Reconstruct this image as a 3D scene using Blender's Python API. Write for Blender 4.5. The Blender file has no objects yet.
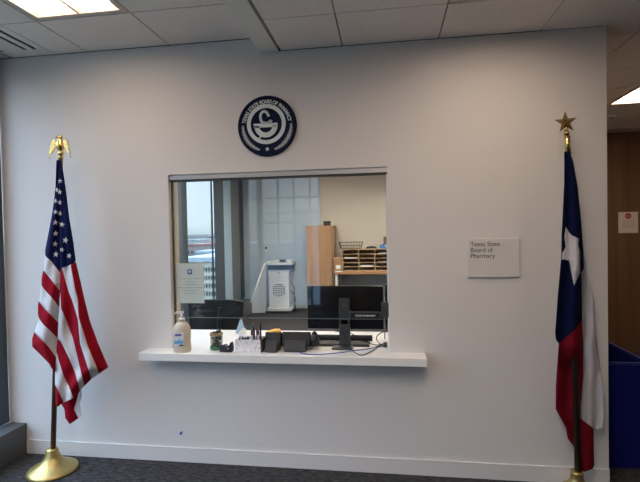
import bpy, bmesh, math, random
from mathutils import Vector, Matrix
random.seed(4)
PI = math.pi
SC = bpy.context.scene
COL = SC.collection

# ---------------------------------------------------------------- camera
F, YAW, PITCH, ROLL = 461.16, .1448257, -.0210087, -.0189219
CAM = Vector((0, -3, 1.58))
fwd = Vector((-math.sin(YAW)*math.cos(PITCH), math.cos(YAW)*math.cos(PITCH), math.sin(PITCH)))
r0 = fwd.cross(Vector((0, 0, 1))).normalized(); u0 = r0.cross(fwd)
RT = r0*math.cos(ROLL) + u0*math.sin(ROLL); UP = -r0*math.sin(ROLL) + u0*math.cos(ROLL)
cd = bpy.data.cameras.new('camera'); cam = bpy.data.objects.new('camera', cd); COL.objects.link(cam)
cd.sensor_width = 36; cd.lens = F/640*36; cd.clip_start = .05; cd.clip_end = 5000
m = Matrix((RT, UP, -fwd)).transposed().to_4x4(); m.translation = CAM
cam.matrix_world = m
SC.camera = cam

# ---------------------------------------------------------------- world, exposure
SC.view_settings.view_transform = 'Standard'; SC.view_settings.look = 'None'
SC.view_settings.gamma = 1; SC.view_settings.use_curve_mapping = False
SC.view_settings.exposure = 0.85
SKY = 1.95
W = bpy.data.worlds.new('overcast sky'); SC.world = W; W.use_nodes = True
nt = W.node_tree; nt.nodes.clear()
tc = nt.nodes.new('ShaderNodeTexCoord'); sx = nt.nodes.new('ShaderNodeSeparateXYZ'); rp = nt.nodes.new('ShaderNodeValToRGB')
nz = nt.nodes.new('ShaderNodeTexNoise'); ad = nt.nodes.new('ShaderNodeMath'); ad.operation = 'MULTIPLY_ADD'
bg = nt.nodes.new('ShaderNodeBackground'); wo = nt.nodes.new('ShaderNodeOutputWorld')
nz.inputs['Scale'].default_value = 2.2
nt.links.new(tc.outputs['Generated'], sx.inputs[0]); nt.links.new(tc.outputs['Generated'], nz.inputs['Vector'])
ad.inputs[1].default_value = .06; nt.links.new(nz.outputs['Fac'], ad.inputs[0]); nt.links.new(sx.outputs['Z'], ad.inputs[2])
nt.links.new(ad.outputs[0], rp.inputs[0])
e = rp.color_ramp.elements
e[0].position = .0; e[0].color = (.42, .48, .50, 1)
e[1].position = .35; e[1].color = (.56, .75, 1.0, 1)
k = e.new(.05); k.color = (.68, .78, .86, 1)
k = e.new(.14); k.color = (.72, .83, 1.0, 1)
# overcast sky: about three times brighter overhead than at the horizon
mr = nt.nodes.new('ShaderNodeMapRange'); mr.inputs['From Min'].default_value = .12; mr.inputs['From Max'].default_value = .9
mr.inputs['To Min'].default_value = SKY*.47; mr.inputs['To Max'].default_value = SKY*3.2
nt.links.new(sx.outputs['Z'], mr.inputs['Value']); nt.links.new(mr.outputs[0], bg.inputs[1])
nt.links.new(rp.outputs[0], bg.inputs[0])
nt.links.new(bg.outputs[0], wo.inputs[0])

def area(name, loc, rot, sx_, sy_, portal=True, energy=0, col=(1, 1, 1)):
    l = bpy.data.lights.new(name, 'AREA'); l.shape = 'RECTANGLE'; l.size = sx_; l.size_y = sy_
    l.energy = energy; l.color = col
    if portal: l.cycles.is_portal = True
    o = bpy.data.objects.new(name, l); COL.objects.link(o); o.location = loc; o.rotation_euler = rot
    return o
# sky portals in the real window openings of the west facade (they emit nothing of their own)
area('window_portal', (-2.9, -1.57, 1.55), (0, -PI/2, 0), 2.7, 3.0)
area('window_portal', (-2.9, 2.8, 1.55), (0, -PI/2, 0), 2.7, 5.2)
area('window_portal', (-2.0, -6.2, 1.5), (PI/2, 0, 0), 1.4, 2.8)

LIGHT_FRONT = 7.5     # lens radiance of the front-room troffers
LIGHT_OFFICE = 34
LIGHT_CORRIDOR = 9

# ---------------------------------------------------------------- helpers
def at(px, py, y):
    "point seen at pixel px,py on the plane at depth y (used to place things where they stand)"
    d = fwd + RT*(px-320)/F - UP*(py-241)/F
    return CAM + d*((y+3)/d.y)
def atz(px, py, z):
    d = fwd + RT*(px-320)/F - UP*(py-241)/F
    return CAM + d*((z-1.58)/d.z)

MATS = {}
def mat(name, col, rough=.6, metal=0, spec=.5, noise=0, nscale=20, bump=0, emit=None, estr=1, coat=0, trans=0, ior=1.45, alpha=1):
    if name in MATS: return MATS[name]
    M = bpy.data.materials.new(name); M.use_nodes = True; t = M.node_tree
    b = t.nodes['Principled BSDF']
    b.inputs['Base Color'].default_value = (*col, 1); b.inputs['Roughness'].default_value = rough
    b.inputs['Metallic'].default_value = metal; b.inputs['Specular IOR Level'].default_value = spec
    b.inputs['IOR'].default_value = ior
    if coat: b.inputs['Coat Weight'].default_value = coat
    if trans: b.inputs['Transmission Weight'].default_value = trans
    if alpha < 1: b.inputs['Alpha'].default_value = alpha
    if emit:
        b.inputs['Emission Color'].default_value = (*emit, 1); b.inputs['Emission Strength'].default_value = estr
    if noise or bump:
        c = t.nodes.new('ShaderNodeTexCoord'); n = t.nodes.new('ShaderNodeTexNoise')
        n.inputs['Scale'].default_value = nscale; n.inputs['Detail'].default_value = 4
        t.links.new(c.outputs['Object'], n.inputs['Vector'])
        if noise:
            r = t.nodes.new('ShaderNodeValToRGB')
            r.color_ramp.elements[0].position = .3; r.color_ramp.elements[1].position = .7
            r.color_ramp.elements[0].color = (*[v*(1-noise) for v in col], 1)
            r.color_ramp.elements[1].color = (*[min(1, v*(1+noise)) for v in col], 1)
            t.links.new(n.outputs['Fac'], r.inputs[0]); t.links.new(r.outputs[0], b.inputs['Base Color'])
        if bump:
            bp = t.nodes.new('ShaderNodeBump'); bp.inputs['Strength'].default_value = bump; bp.inputs['Distance'].default_value = .01
            t.links.new(n.outputs['Fac'], bp.inputs['Height']); t.links.new(bp.outputs[0], b.inputs['Normal'])
    MATS[name] = M
    return M

def pane_mat(name, tint, refl, power=5.0):
    "thin architectural glass: clear with a mirror part that grows towards grazing angles"
    M = bpy.data.materials.new(name); M.use_nodes = True; t = M.node_tree; t.nodes.clear()
    o = t.nodes.new('ShaderNodeOutputMaterial'); mx = t.nodes.new('ShaderNodeMixShader')
    tr = t.nodes.new('ShaderNodeBsdfTransparent'); gl = t.nodes.new('ShaderNodeBsdfGlossy'); fr = t.nodes.new('ShaderNodeLayerWeight')
    fr.inputs['Blend'].default_value = .5
    pw = t.nodes.new('ShaderNodeMath'); pw.operation = 'POWER'; pw.inputs[1].default_value = power
    ml = t.nodes.new('ShaderNodeMath'); ml.operation = 'MULTIPLY_ADD'; ml.inputs[1].default_value = 1-refl; ml.inputs[2].default_value = refl
    t.links.new(fr.outputs['Facing'], pw.inputs[0]); t.links.new(pw.outputs[0], ml.inputs[0])
    tr.inputs[0].default_value = (*tint, 1); gl.inputs['Roughness'].default_value = 0.0
    t.links.new(ml.outputs[0], mx.inputs[0]); t.links.new(tr.outputs[0], mx.inputs[1]); t.links.new(gl.outputs[0], mx.inputs[2])
    t.links.new(mx.outputs[0], o.inputs[0])
    return M

def wood(name, c1, c2, scale=(1, 1, .08), dens=30, rough=.45):
    if name in MATS: return MATS[name]
    M = bpy.data.materials.new(name); M.use_nodes = True; t = M.node_tree; b = t.nodes['Principled BSDF']
    c = t.nodes.new('ShaderNodeTexCoord'); mp = t.nodes.new('ShaderNodeMapping'); n = t.nodes.new('ShaderNodeTexNoise')
    r = t.nodes.new('ShaderNodeValToRGB')
    mp.inputs['Scale'].default_value = scale; n.inputs['Scale'].default_value = dens; n.inputs['Detail'].default_value = 5
    r.color_ramp.elements[0].position = .3; r.color_ramp.elements[1].position = .72
    r.color_ramp.elements[0].color = (*c1, 1); r.color_ramp.elements[1].color = (*c2, 1)
    t.links.new(c.outputs['Object'], mp.inputs[0]); t.links.new(mp.outputs[0], n.inputs['Vector'])
    t.links.new(n.outputs['Fac'], r.inputs[0]); t.links.new(r.outputs[0], b.inputs['Base Color'])
    b.inputs['Roughness'].default_value = rough
    MATS[name] = M
    return M

def bx(bm, lo, hi, mi=0, M=None):
    vs = [bm.verts.new((x, y, z)) for x in (lo[0], hi[0]) for y in (lo[1], hi[1]) for z in (lo[2], hi[2])]
    if M is not None:
        for v in vs: v.co = M @ v.co
    for f in ((0, 1, 3, 2), (4, 6, 7, 5), (0, 4, 5, 1), (2, 3, 7, 6), (0, 2, 6, 4), (1, 5, 7, 3)):
        fc = bm.faces.new([vs[i] for i in f]); fc.material_index = mi
def cyl(bm, a, b, r, r2=None, n=16, mi=0, caps=True):
    a = Vector(a); b = Vector(b); d = (b-a).normalized()
    p = d.orthogonal().normalized(); q = d.cross(p); r2 = r if r2 is None else r2
    A = [bm.verts.new(a+(p*math.cos(t)+q*math.sin(t))*r) for t in [2*PI*i/n for i in range(n)]]
    B = [bm.verts.new(b+(p*math.cos(t)+q*math.sin(t))*r2) for t in [2*PI*i/n for i in range(n)]]
    for i in range(n):
        f = bm.faces.new((A[i], A[(i+1) % n], B[(i+1) % n], B[i])); f.material_index = mi; f.smooth = True
    if caps:
        bm.faces.new(A[::-1]).material_index = mi; bm.faces.new(B).material_index = mi
def lathe(bm, prof, c=(0, 0, 0), n=32, mi=0, M=None):
    rings = []
    for r, z in prof:
        if r < 1e-5: ring = [bm.verts.new((c[0], c[1], c[2]+z))]
        else: ring = [bm.verts.new((c[0]+r*math.cos(2*PI*i/n), c[1]+r*math.sin(2*PI*i/n), c[2]+z)) for i in range(n)]
        if M is not None:
            for v in ring: v.co = M @ v.co
        rings.append(ring)
    for A, B in zip(rings, rings[1:]):
        for i in range(n):
            j = (i+1) % n
            if len(A) == 1 and len(B) == 1: continue
            if len(A) == 1: f = bm.faces.new((A[0], B[j], B[i]))
            elif len(B) == 1: f = bm.faces.new((A[i], A[j], B[0]))
            else: f = bm.faces.new((A[i], A[j], B[j], B[i]))
            f.smooth = True; f.material_index = mi
def tube(bm, pts, r, n=8, mi=0):
    pts = [Vector(p) for p in pts]; prev = None; ref = None
    for i, p in enumerate(pts):
        d = (pts[min(i+1, len(pts)-1)]-pts[max(i-1, 0)]).normalized()
        if ref is None: ref = d.orthogonal().normalized()
        ref = (ref-d*ref.dot(d)).normalized(); q = d.cross(ref)
        ring = [bm.verts.new(p+(ref*math.cos(2*PI*k/n)+q*math.sin(2*PI*k/n))*r) for k in range(n)]
        if prev:
            for k in range(n):
                f = bm.faces.new((prev[k], prev[(k+1) % n], ring[(k+1) % n], ring[k])); f.smooth = True; f.material_index = mi
        else: bm.faces.new(ring[::-1]).material_index = mi
        prev = ring
    bm.faces.new(prev).material_index = mi
def spline(pts, k=6):
    P = [Vector(p) for p in pts]; P = [P[0]]+P+[P[-1]]; out = []
    for i in range(1, len(P)-2):
        a, b, c, d = P[i-1:i+3]
        for j in range(k):
            t = j/k
            out.append(.5*((2*b)+(c-a)*t+(2*a-5*b+4*c-d)*t*t+(3*b-a-3*c+d)*t**3))
    return out+[P[-2]]
def prism(bm, poly, y0, y1, mi=0, M=None):
    "poly = [(x,z)...] extruded along y"
    A = [bm.verts.new((p[0], y0, p[1])) for p in poly]; B = [bm.verts.new((p[0], y1, p[1])) for p in poly]
    if M is not None:
        for v in A+B: v.co = M @ v.co
    fs = [bm.faces.new(A), bm.faces.new(B[::-1])]
    n = len(poly)
    for i in range(n): fs.append(bm.faces.new((A[i], B[i], B[(i+1) % n], A[(i+1) % n])))
    for f in fs: f.material_index = mi

def obj(name, bm, mats, parent=None, bevel=0, seg=2, solid=0):
    bmesh.ops.recalc_face_normals(bm, faces=bm.faces)
    me = bpy.data.meshes.new(name); bm.to_mesh(me); bm.free()
    for M in (mats if isinstance(mats, (list, tuple)) else [mats]): me.materials.append(M)
    o = bpy.data.objects.new(name, me); COL.objects.link(o)
    if parent is not None:
        o.parent = parent
        # parts are authored in world coordinates relative to the empty's frame
    if bevel:
        md = o.modifiers.new('bevel', 'BEVEL'); md.width = bevel; md.segments = seg; md.limit_method = 'ANGLE'; md.angle_limit = .7
    if solid:
        md = o.modifiers.new('solid', 'SOLIDIFY'); md.thickness = solid; md.offset = 0
    return o
def thing(name, label, cat, loc=(0, 0, 0), rz=0, group=None):
    o = bpy.data.objects.new(name, None); COL.objects.link(o); o.empty_display_size = .05
    o.location = loc; o.rotation_euler = (0, 0, rz)
    return tag(o, label, cat, group)
def tag(o, label, cat, group=None, kind=None):
    o['label'] = label; o['category'] = cat
    if group: o['group'] = group
    if kind: o['kind'] = kind
    return o
def struct(o):
    o['kind'] = 'structure'; return o
def NB(): return bmesh.new()
def text_mesh(name, s, size, mt, parent, loc, rot=(PI/2, 0, 0), depth=.0006, bold=0, align='LEFT', xs=1):
    c = bpy.data.curves.new(name, 'FONT'); c.body = s; c.size = size; c.extrude = depth; c.offset = bold; c.align_x = align
    t = bpy.data.objects.new('tmp', c); COL.objects.link(t)
    bpy.context.view_layer.update()
    me = bpy.data.meshes.new_from_object(t.evaluated_get(bpy.context.evaluated_depsgraph_get()))
    bpy.data.objects.remove(t); bpy.data.curves.remove(c)
    me.name = name; me.materials.clear(); me.materials.append(mt)
    o = bpy.data.objects.new(name, me); COL.objects.link(o); o.parent = parent
    o.location = loc; o.rotation_euler = rot; o.scale = (xs, 1, 1)
    return o
def dup(root, loc, rz=0, label=None, group=None):
    r = root.copy(); COL.objects.link(r); r.location = loc; r.rotation_euler = (0, 0, rz)
    if label: r['label'] = label
    if group: r['group'] = group
    for ch in list(root.children):
        c = ch.copy(); COL.objects.link(c); c.parent = r
        for g in list(ch.children):
            d = g.copy(); COL.objects.link(d); d.parent = c
    return r

# ---------------------------------------------------------------- materials
M_wall = mat('wall_paint', (.68, .645, .625), .55, bump=.04, nscale=90)
M_tan = mat('office_paint', (.68, .625, .55), .6)
M_white = mat('white_laminate', (.80, .78, .75), .35)
M_ceil = mat('ceiling_tile', (.85, .77, .72), .9, noise=.03, nscale=60)
M_gap = mat('ceiling_joint', (.05, .048, .045), .9)
M_metalgrey = mat('grey_painted_metal', (.060, .085, .115), .45)
M_alu = mat('brushed_aluminium', (.42, .41, .41), .4, metal=.6)
M_black = mat('black_plastic', (.012, .012, .013), .4)
M_dark = mat('charcoal_plastic', (.03, .031, .034), .5)
M_grey = mat('grey_plastic', (.10, .10, .105), .5)
M_offw = mat('offwhite_plastic', (.72, .72, .70), .45)
M_gold = mat('polished_gold', (.80, .58, .22), .25, metal=1)
M_brass = mat('satin_brass', (.50, .38, .15), .4, metal=.9)
M_navy = mat('navy_cloth', (.006, .011, .055), .95, spec=.1, bump=.3, nscale=400)
M_red = mat('red_cloth', (.27, .005, .016), .95, spec=.1, bump=.3, nscale=400)
M_whitecloth = mat('white_cloth', (.60, .565, .575), .9, spec=.1, bump=.3, nscale=400)
M_paper = mat('paper', (.80, .80, .76), .8)
M_ink = mat('grey_ink', (.30, .30, .31), .8)
M_glass = pane_mat('partition_glass', (.95, .975, .97), .058)
M_winglass = pane_mat('window_glass', (.95, .975, .985), .03)

# carpet
M_carpet = bpy.data.materials.new('carpet'); M_carpet.use_nodes = True
t = M_carpet.node_tree; b = t.nodes['Principled BSDF']; b.inputs['Roughness'].default_value = .95; b.inputs['Specular IOR Level'].default_value = .1
c = t.nodes.new('ShaderNodeTexCoord'); mp = t.nodes.new('ShaderNodeMapping'); mp.inputs['Scale'].default_value = (12, 42, 1)
n = t.nodes.new('ShaderNodeTexNoise'); n.inputs['Scale'].default_value = 1.6; n.inputs['Detail'].default_value = 6; n.inputs['Roughness'].default_value = .8
r = t.nodes.new('ShaderNodeValToRGB'); r.color_ramp.elements[0].position = .38; r.color_ramp.elements[1].position = .66
r.color_ramp.elements[0].color = (.012, .012, .014, 1); r.color_ramp.elements[1].color = (.10, .095, .095, 1)
bp = t.nodes.new('ShaderNodeBump'); bp.inputs['Strength'].default_value = .6; bp.inputs['Distance'].default_value = .01
t.links.new(c.outputs['Object'], mp.inputs[0]); t.links.new(mp.outputs[0], n.inputs['Vector']); t.links.new(n.outputs['Fac'], r.inputs[0])
t.links.new(r.outputs[0], b.inputs['Base Color']); t.links.new(n.outputs['Fac'], bp.inputs['Height']); t.links.new(bp.outputs[0], b.inputs['Normal'])

# ================================================================ STRUCTURE
XW, XE = -2.77, 1.314
ZL, ZR = 2.87, 2.775
bm = NB(); bx(bm, (XW-.3, -6.1, -.1), (5.1, 6.5, 0)); struct(obj('floor', bm, M_carpet))

# reception wall with its pass-through opening
OX0, OX1, OZ0, OZ1 = -1.487, .007, .745, 1.987
bm = NB()
bx(bm, (XW, 0, 0), (OX0, .12, ZL-.002)); bx(bm, (OX1, 0, 0), (XE, .12, ZR-.002))
bx(bm, (OX0, 0, OZ1), (OX1, .12, ZR-.002)); bx(bm, (OX0, 0, 0), (OX1, .12, OZ0-.006))
bx(bm, (OX0, 0, ZR-.002), (-.82, .12, ZL-.002))
wall = struct(obj('wall_north', bm, M_wall))
bm = NB(); bx(bm, (-2.628, -.012, 0), (XE, -.0005, .098)); bx(bm, (-2.628, -.013, .098), (XE, -.0005, .1005))
struct(obj('baseboard_north', bm, M_wall, bevel=.001))
# tan lining of the opening behind the glass
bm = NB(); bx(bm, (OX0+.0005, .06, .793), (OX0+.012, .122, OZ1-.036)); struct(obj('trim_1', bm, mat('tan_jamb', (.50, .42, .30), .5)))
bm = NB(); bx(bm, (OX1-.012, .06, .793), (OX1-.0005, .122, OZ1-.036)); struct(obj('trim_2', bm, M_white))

# office walls
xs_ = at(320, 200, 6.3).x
bm = NB(); bx(bm, (XW-.35, 6.3, 0), (xs_, 6.4, 3.09)); struct(obj('wall_office_back', bm, mat('reflection_tint_paint', (.53, .63, .73), .5)))  # blue window reflection and daylight put into this part's colour
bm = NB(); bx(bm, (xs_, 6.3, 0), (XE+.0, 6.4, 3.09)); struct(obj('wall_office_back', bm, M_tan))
bm = NB(); bx(bm, (XE-.12, .122, 0), (XE, 6.298, ZR-.002)); struct(obj('wall_office_east', bm, M_tan))
# dark wood wall of the corridor
M_dwood = wood('dark_walnut_panel', (.085, .038, .014), (.14, .066, .026), (1, 1, .05), 10, .7)
bm = NB(); bx(bm, (XE+.002, 3.2, 0), (5.0, 3.3, ZR-.045)); struct(obj('wall_corridor', bm, M_dwood))
bm = NB(); bx(bm, (XE+.002, 3.17, ZR-.045), (5.0, 3.3, ZR-.002)); struct(obj('trim_3', bm, mat('soffit_trim', (.32, .29, .27), .6)))
bm = NB(); bx(bm, (5.0, -6, 0), (5.1, 3.3, ZR)); struct(obj('wall_east', bm, M_wall))
bm = NB(); bx(bm, (-1.3, -6.1, 0), (5.0, -6, ZR)); bx(bm, (XW, -6.1, 0), (-1.3, -6, .1)); bx(bm, (XW, -6.1, 2.83), (-1.3, -6, ZL))
struct(obj('wall_south', bm, M_dwood))  # unseen wall; dark wood put on it to dim its mirror image

# west facade: sill box, piers, glazing
bm = NB()
bx(bm, (XW, -5.98, .0), (-2.632, -.002, .205)); bx(bm, (XW, -5.98, .205), (-2.63, -.002, .22))
struct(obj('trim_4', bm, mat('sill_metal', (.075, .08, .085), .4), bevel=.002))
bm = NB()
bx(bm, (XW, .122, .0), (-2.632, 6.298, .205)); bx(bm, (XW, .122, .205), (-2.63, 6.298, .22))
struct(obj('trim_5', bm, mat('sill_metal', (.075, .08, .085), .4), bevel=.002))
bm = NB()
bx(bm, (XW-.12, -6, 0), (XW-.002, 6.3, .2)); bx(bm, (XW-.12, -6, 2.80), (XW-.002, 6.3, 3.09))
struct(obj('wall_west', bm, M_metalgrey))
def pier(n, y0, y1, x1=XW, m_=M_metalgrey, th=.09):
    bm = NB(); bx(bm, (x1-th, y0, .2215), (x1, y1, 2.799)); struct(obj('trim_%d' % n, bm, m_, bevel=.003))
pier(6, -.10, -.001, XW+.0)
pier(7, -1.55, -1.45, XW); pier(9, -5.98, -3.05, XW)  # the last, out of view, is widened to darken the mirrored facade
pier(10, 2.72, 3.14, XW, th=.05); pier(11, 4.17, 4.60, XW, th=.012); 
bm = NB(); P_ = [(XW-.0005, 4.6), (XW-.0125, 4.6), (XW-.21, 5.1), (XW-.20, 5.1)]
A = [bm.verts.new((x, y, .2215)) for x, y in P_]; B_ = [bm.verts.new((x, y, 2.799)) for x, y in P_]
bm.faces.new(A[::-1]); bm.faces.new(B_)
for i in range(4): j = (i+1) % 4; bm.faces.new((A[i], A[j], B_[j], B_[i]))
struct(obj('trim_18', bm, mat('dark_mullion', (.035, .045, .06), .5)))
bm = NB(); bx(bm, (XW-.3, 4.6, -.0), (XW-.121, 6.3, .2)); bx(bm, (XW-.3, 4.6, 2.80), (XW-.121, 6.3, 3.09)); struct(obj('wall_west', bm, M_metalgrey))
pier(12, 1.2, 1.32, XW)
pier(13, 5.1, 5.56, XW-.20, mat('pale_pier_panel', (.50, .70, .90), .5), th=.012)  # blue daylight put into the panel colour
pier(14, 5.56, 6.05, XW-.198, mat('textured_grey_panel', (.20, .215, .23), .6, noise=.25, nscale=40))
pier(15, 6.05, 6.297, XW-.195, mat('dark_mullion', (.035, .045, .06), .5))
for i, (a, b_) in enumerate(((-3.05, -1.55), (-1.45, -.10), (.0, 1.2), (1.32, 2.72), (3.14, 4.17))):
    bm = NB(); bx(bm, (XW-.045, a, .221), (XW-.035, b_, 2.8)); w = struct(obj('window_%d' % (i+1), bm, M_winglass))
    bm = NB()
    bx(bm, (XW-.055, a, .2215), (XW-.025, a+.012, 2.798)); bx(bm, (XW-.055, b_-.012, .2215), (XW-.025, b_, 2.798))
    bx(bm, (XW-.055, a, 2.77), (XW-.025, b_, 2.798)); bx(bm, (XW-.055, a, .2215), (XW-.025, b_, .25))
    obj('window_frame', bm, mat('window_frame_dark', (.03, .035, .04), .4), w)
# south window (seen mirrored in the pass-through glass)
bm = NB(); bx(bm, (XW, -6.06, .101), (-1.3, -6.05, 2.829)); w = struct(obj('window_7', bm, M_winglass))
bm = NB()
bx(bm, (-1.35, -6.08, .101), (-1.301, -6.02, 2.829)); bx(bm, (-2.62, -6.08, .101), (-2.58, -6.02, 2.829))
obj('window_frame', bm, M_metalgrey, w)
bm = NB()
for px in (261, 278, 294, 310): 
    xx = at(px, 200, .05).x/3.05*9.15; hw_ = .028 if px == 261 else .016; bx(bm, (xx-hw_, -6.075, .101), (xx+hw_, -6.03, 2.829))
for zz, h_ in ((2.27, .017), (1.96, .012), (1.77, .015)): bx(bm, (XW+.05, -6.074, zz-h_), (-1.351, -6.031, zz+h_))
obj('muntins', bm, mat('muntin_grey', (.16, .18, .20), .5), w)

# ceilings: real tiles with open joints under a dark deck
def tiles(bm, xs, ys, z, holes=(), mi=0):
    for x0, x1 in zip(xs, xs[1:]):
        for y0, y1 in zip(ys, ys[1:]):
            cx, cy = (x0+x1)/2, (y0+y1)/2
            if any(h[0] < cx < h[1] and h[2] < cy < h[3] for h in holes): continue
            bx(bm, (x0+.005, y0+.005, z), (x1-.005, y1-.005, z+.02), mi)
T = .606
GAPL = 0
xsL = [XW, -2.667, -2.061, -1.455, -.86]; ysL = [-.0-.001, -.478]+[-.478-T*k for k in range(1, 9)]+[-6.0]; ysL = sorted(ysL)
holesL = [(-2.061, -1.455, -.478-2*T, -.478), (-2.061, -1.455, -.478-6*T, -.478-4*T), (-2.667, -2.3, -1.1, -.1)]
bm = NB(); bx(bm, (XW, -6, ZL+.065), (-.818, -.001, ZL+.10), 1)
tiles(bm, xsL, ysL, ZL, holesL)
bx(bm, (-2.30, -.474, ZL), (-2.065, -.005, ZL+.02)); bx(bm, (-2.30, -1.08, ZL), (-2.065, -.482, ZL+.02)); 
bx(bm, (-2.65, -.095, ZL), (-2.305, -.005, ZL+.02))
bx(bm, (-.862, -6, ZL), (-.822, -.001, ZL+.02))
struct(obj('ceiling', bm, [M_ceil, M_gap]))
bm = NB(); bx(bm, (-.816, -6, ZR-.004), (-.690, -.001, ZL+.06)); struct(obj('trim_16', bm, mat('beam_paint', (.80, .76, .71), .8), bevel=.002))
xsR = [-.676, -.267]+[-.267+T*k for k in range(1, 9)]+[5.0]; ysR = sorted([-.452-T*k for k in range(0, 9)]+[-5.98, -.452+T, -.452+2*T, -.452+3*T, -.452+4*T, -.452+5*T, -.452+6*T, 3.198])
holesR = [(2.157, 2.763, 1.366-T+.0, 1.366+T-.1), (.945-T, .945, -.452-T, -.452), (-.267, .339, -.452-4*T, -.452-2*T), (2.763, 3.369, -.452-4*T, -.452-2*T)]
ysR = sorted([-.452-T*k for k in range(0, 9)]+[-5.98]+[-.452+T*k for k in range(1, 6)]+[3.198])
holesR[0] = (2.157, 2.763, -.452+2*T, -.452+4*T)
bm = NB(); bx(bm, (-.688, -6, ZR+.065), (5.0, 3.198, ZR+.10), 1)
for x0, x1 in zip(xsR, xsR[1:]):
    for y0, y1 in zip(ysR, ysR[1:]):
        cx, cy = (x0+x1)/2, (y0+y1)/2
        if any(h[0] < cx < h[1] and h[2] < cy < h[3] for h in holesR): continue
        a0, a1 = y0+.004, y1-.004
        if x1 > XE+.0 and x0 < XE and y1 > 0:     # tile beside the wall end
            if y0 < 0: bx(bm, (x0+.004, a0, ZR), (x1-.004, -.002, ZR+.02))
            bx(bm, (XE+.004, max(a0, -.002), ZR), (x1-.004, a1, ZR+.02)); continue
        if x1 <= XE and y0 > 0: continue
        if x1 <= XE and y1 > 0: a1 = -.006
        bx(bm, (x0+.004, a0, ZR), (x1-.004, a1, ZR+.02))
struct(obj('ceiling', bm, [M_ceil, M_gap]))
bm = NB()
for i in range(7):
    for j in range(11):
        if (i, j) in ((2, 3), (5, 3), (2, 7), (5, 7)): continue
        bx(bm, (XW+.585*i+.004, .122+.5611*j+.004, ZR), (XW+.585*(i+1)-.004, .122+.5611*(j+1)-.004, ZR+.02))
bx(bm, (XW, .122, ZR+.07), (XE-.12, 6.3, ZR+.1), 1)
struct(obj('ceiling', bm, [M_ceil, M_gap]))
bm = NB(); bx(bm, (XW-.3, -6.2, 3.1), (5.2, 6.4, 3.2)); struct(obj('roof', bm, M_gap))

# ceiling lights (recessed troffers)
def troffer(x0, x1, y0, y1, z, strength, label, group=None, split='x', col=(1, .80, .63)):
    t = thing('ceiling_light', label, 'ceiling light', ((x0+x1)/2, (y0+y1)/2, z), group=group)
    X, Y = (x1-x0)/2-.006, (y1-y0)/2-.006
    bm = NB(); w = .036
    bx(bm, (-X, -Y, 0), (X, -Y+w, .055)); bx(bm, (-X, Y-w, 0), (X, Y, .055))
    bx(bm, (-X, -Y+w, 0), (-X+w, Y-w, .055)); bx(bm, (X-w, -Y+w, 0), (X, Y-w, .055))
    bx(bm, (-.008, -Y+w, .006), (.008, Y-w, .05))
    obj('light_frame', bm, mat('light_frame', (.62, .52, .46), .5), t)
    key = 'lens_%g_%g' % (strength, col[2])
    ml = mat(key, (.9, .9, .85), .5, emit=col, estr=strength)
    bm = NB(); bx(bm, (-X+w, -Y+w, .05), (X-w, Y-w, .06)); obj('diffuser', bm, ml, t)
    return t
troffer(-2.061, -1.455, -.478-2*T, -.478, ZL, LIGHT_FRONT*.55, 'recessed ceiling light with cream twin lens above the flag at left')
troffer(-2.061, -1.455, -.478-6*T, -.478-4*T, ZL, LIGHT_FRONT, 'unseen ceiling light added behind the camera, left bay')  # out-of-view troffer added for more illumination
troffer(.945-T, .945, -.452-T, -.452, ZR, LIGHT_FRONT*.8, 'recessed ceiling light behind the camera, middle bay')
troffer(-.267, .339, -.452-4*T, -.452-2*T, ZR, LIGHT_FRONT*1.3, 'unseen ceiling light added as ambient fill, central bay', col=(1, .86, .74))  # unseen troffer added to raise the ambient light on the wall
troffer(2.763, 3.369, -.452-4*T, -.452-2*T, ZR, LIGHT_CORRIDOR*.3, 'unseen ceiling light added for illumination, right bay')  # another unseen troffer, added for general brightness
troffer(2.157, 2.763, -.452+2*T, -.452+4*T, ZR, LIGHT_CORRIDOR, 'bright recessed ceiling light over the corridor at the right edge')
for (i, j) in ((2, 3), (5, 3), (2, 7), (5, 7)):
    troffer(XW+.585*i, XW+.585*(i+1), .122+.5611*j, .122+.5611*(j+1), ZR, LIGHT_OFFICE, 'square ceiling light inside the office behind the glass', group='office ceiling lights', col=(1, .90, .77))

# slot diffuser in the ceiling at the far left
t = thing('air_diffuser', 'linear slot air diffuser with black slots in ceiling at far left', 'air vent', (-2.48, -.6, ZL))
bm = NB()
for xa, xb in ((-.184, -.165), (-.140, .018), (.046, .088), (.118, .174)): bx(bm, (xa, -.495, 0), (xb, .495, .006))
bx(bm, (-.184, .495, 0), (.174, .505, .006)); bx(bm, (-.184, -.505, 0), (.174, -.495, .006))
obj('diffuser_frame', bm, M_ceil, t)
bm = NB(); bx(bm, (-.184, -.505, .007), (.174, .505, .01)); obj('slot_backing', bm, mat('slot_black', (.003, .003, .003), 1, spec=0), t)
p = atz(612, 115, ZR)
t = thing('smoke_detector', 'small round ceiling fitting beyond the corridor light', 'detector', (p.x, p.y, ZR))
bm = NB(); lathe(bm, [(0, -.03), (.04, -.028), (.055, -.012), (.06, 0), (0, 0)], n=24); obj('detector_housing', bm, M_offw, t)
bm = NB(); lathe(bm, [(0, -.036), (.015, -.035), (.018, -.0285)], n=16); obj('detector_cap', bm, M_grey, t)

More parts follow.
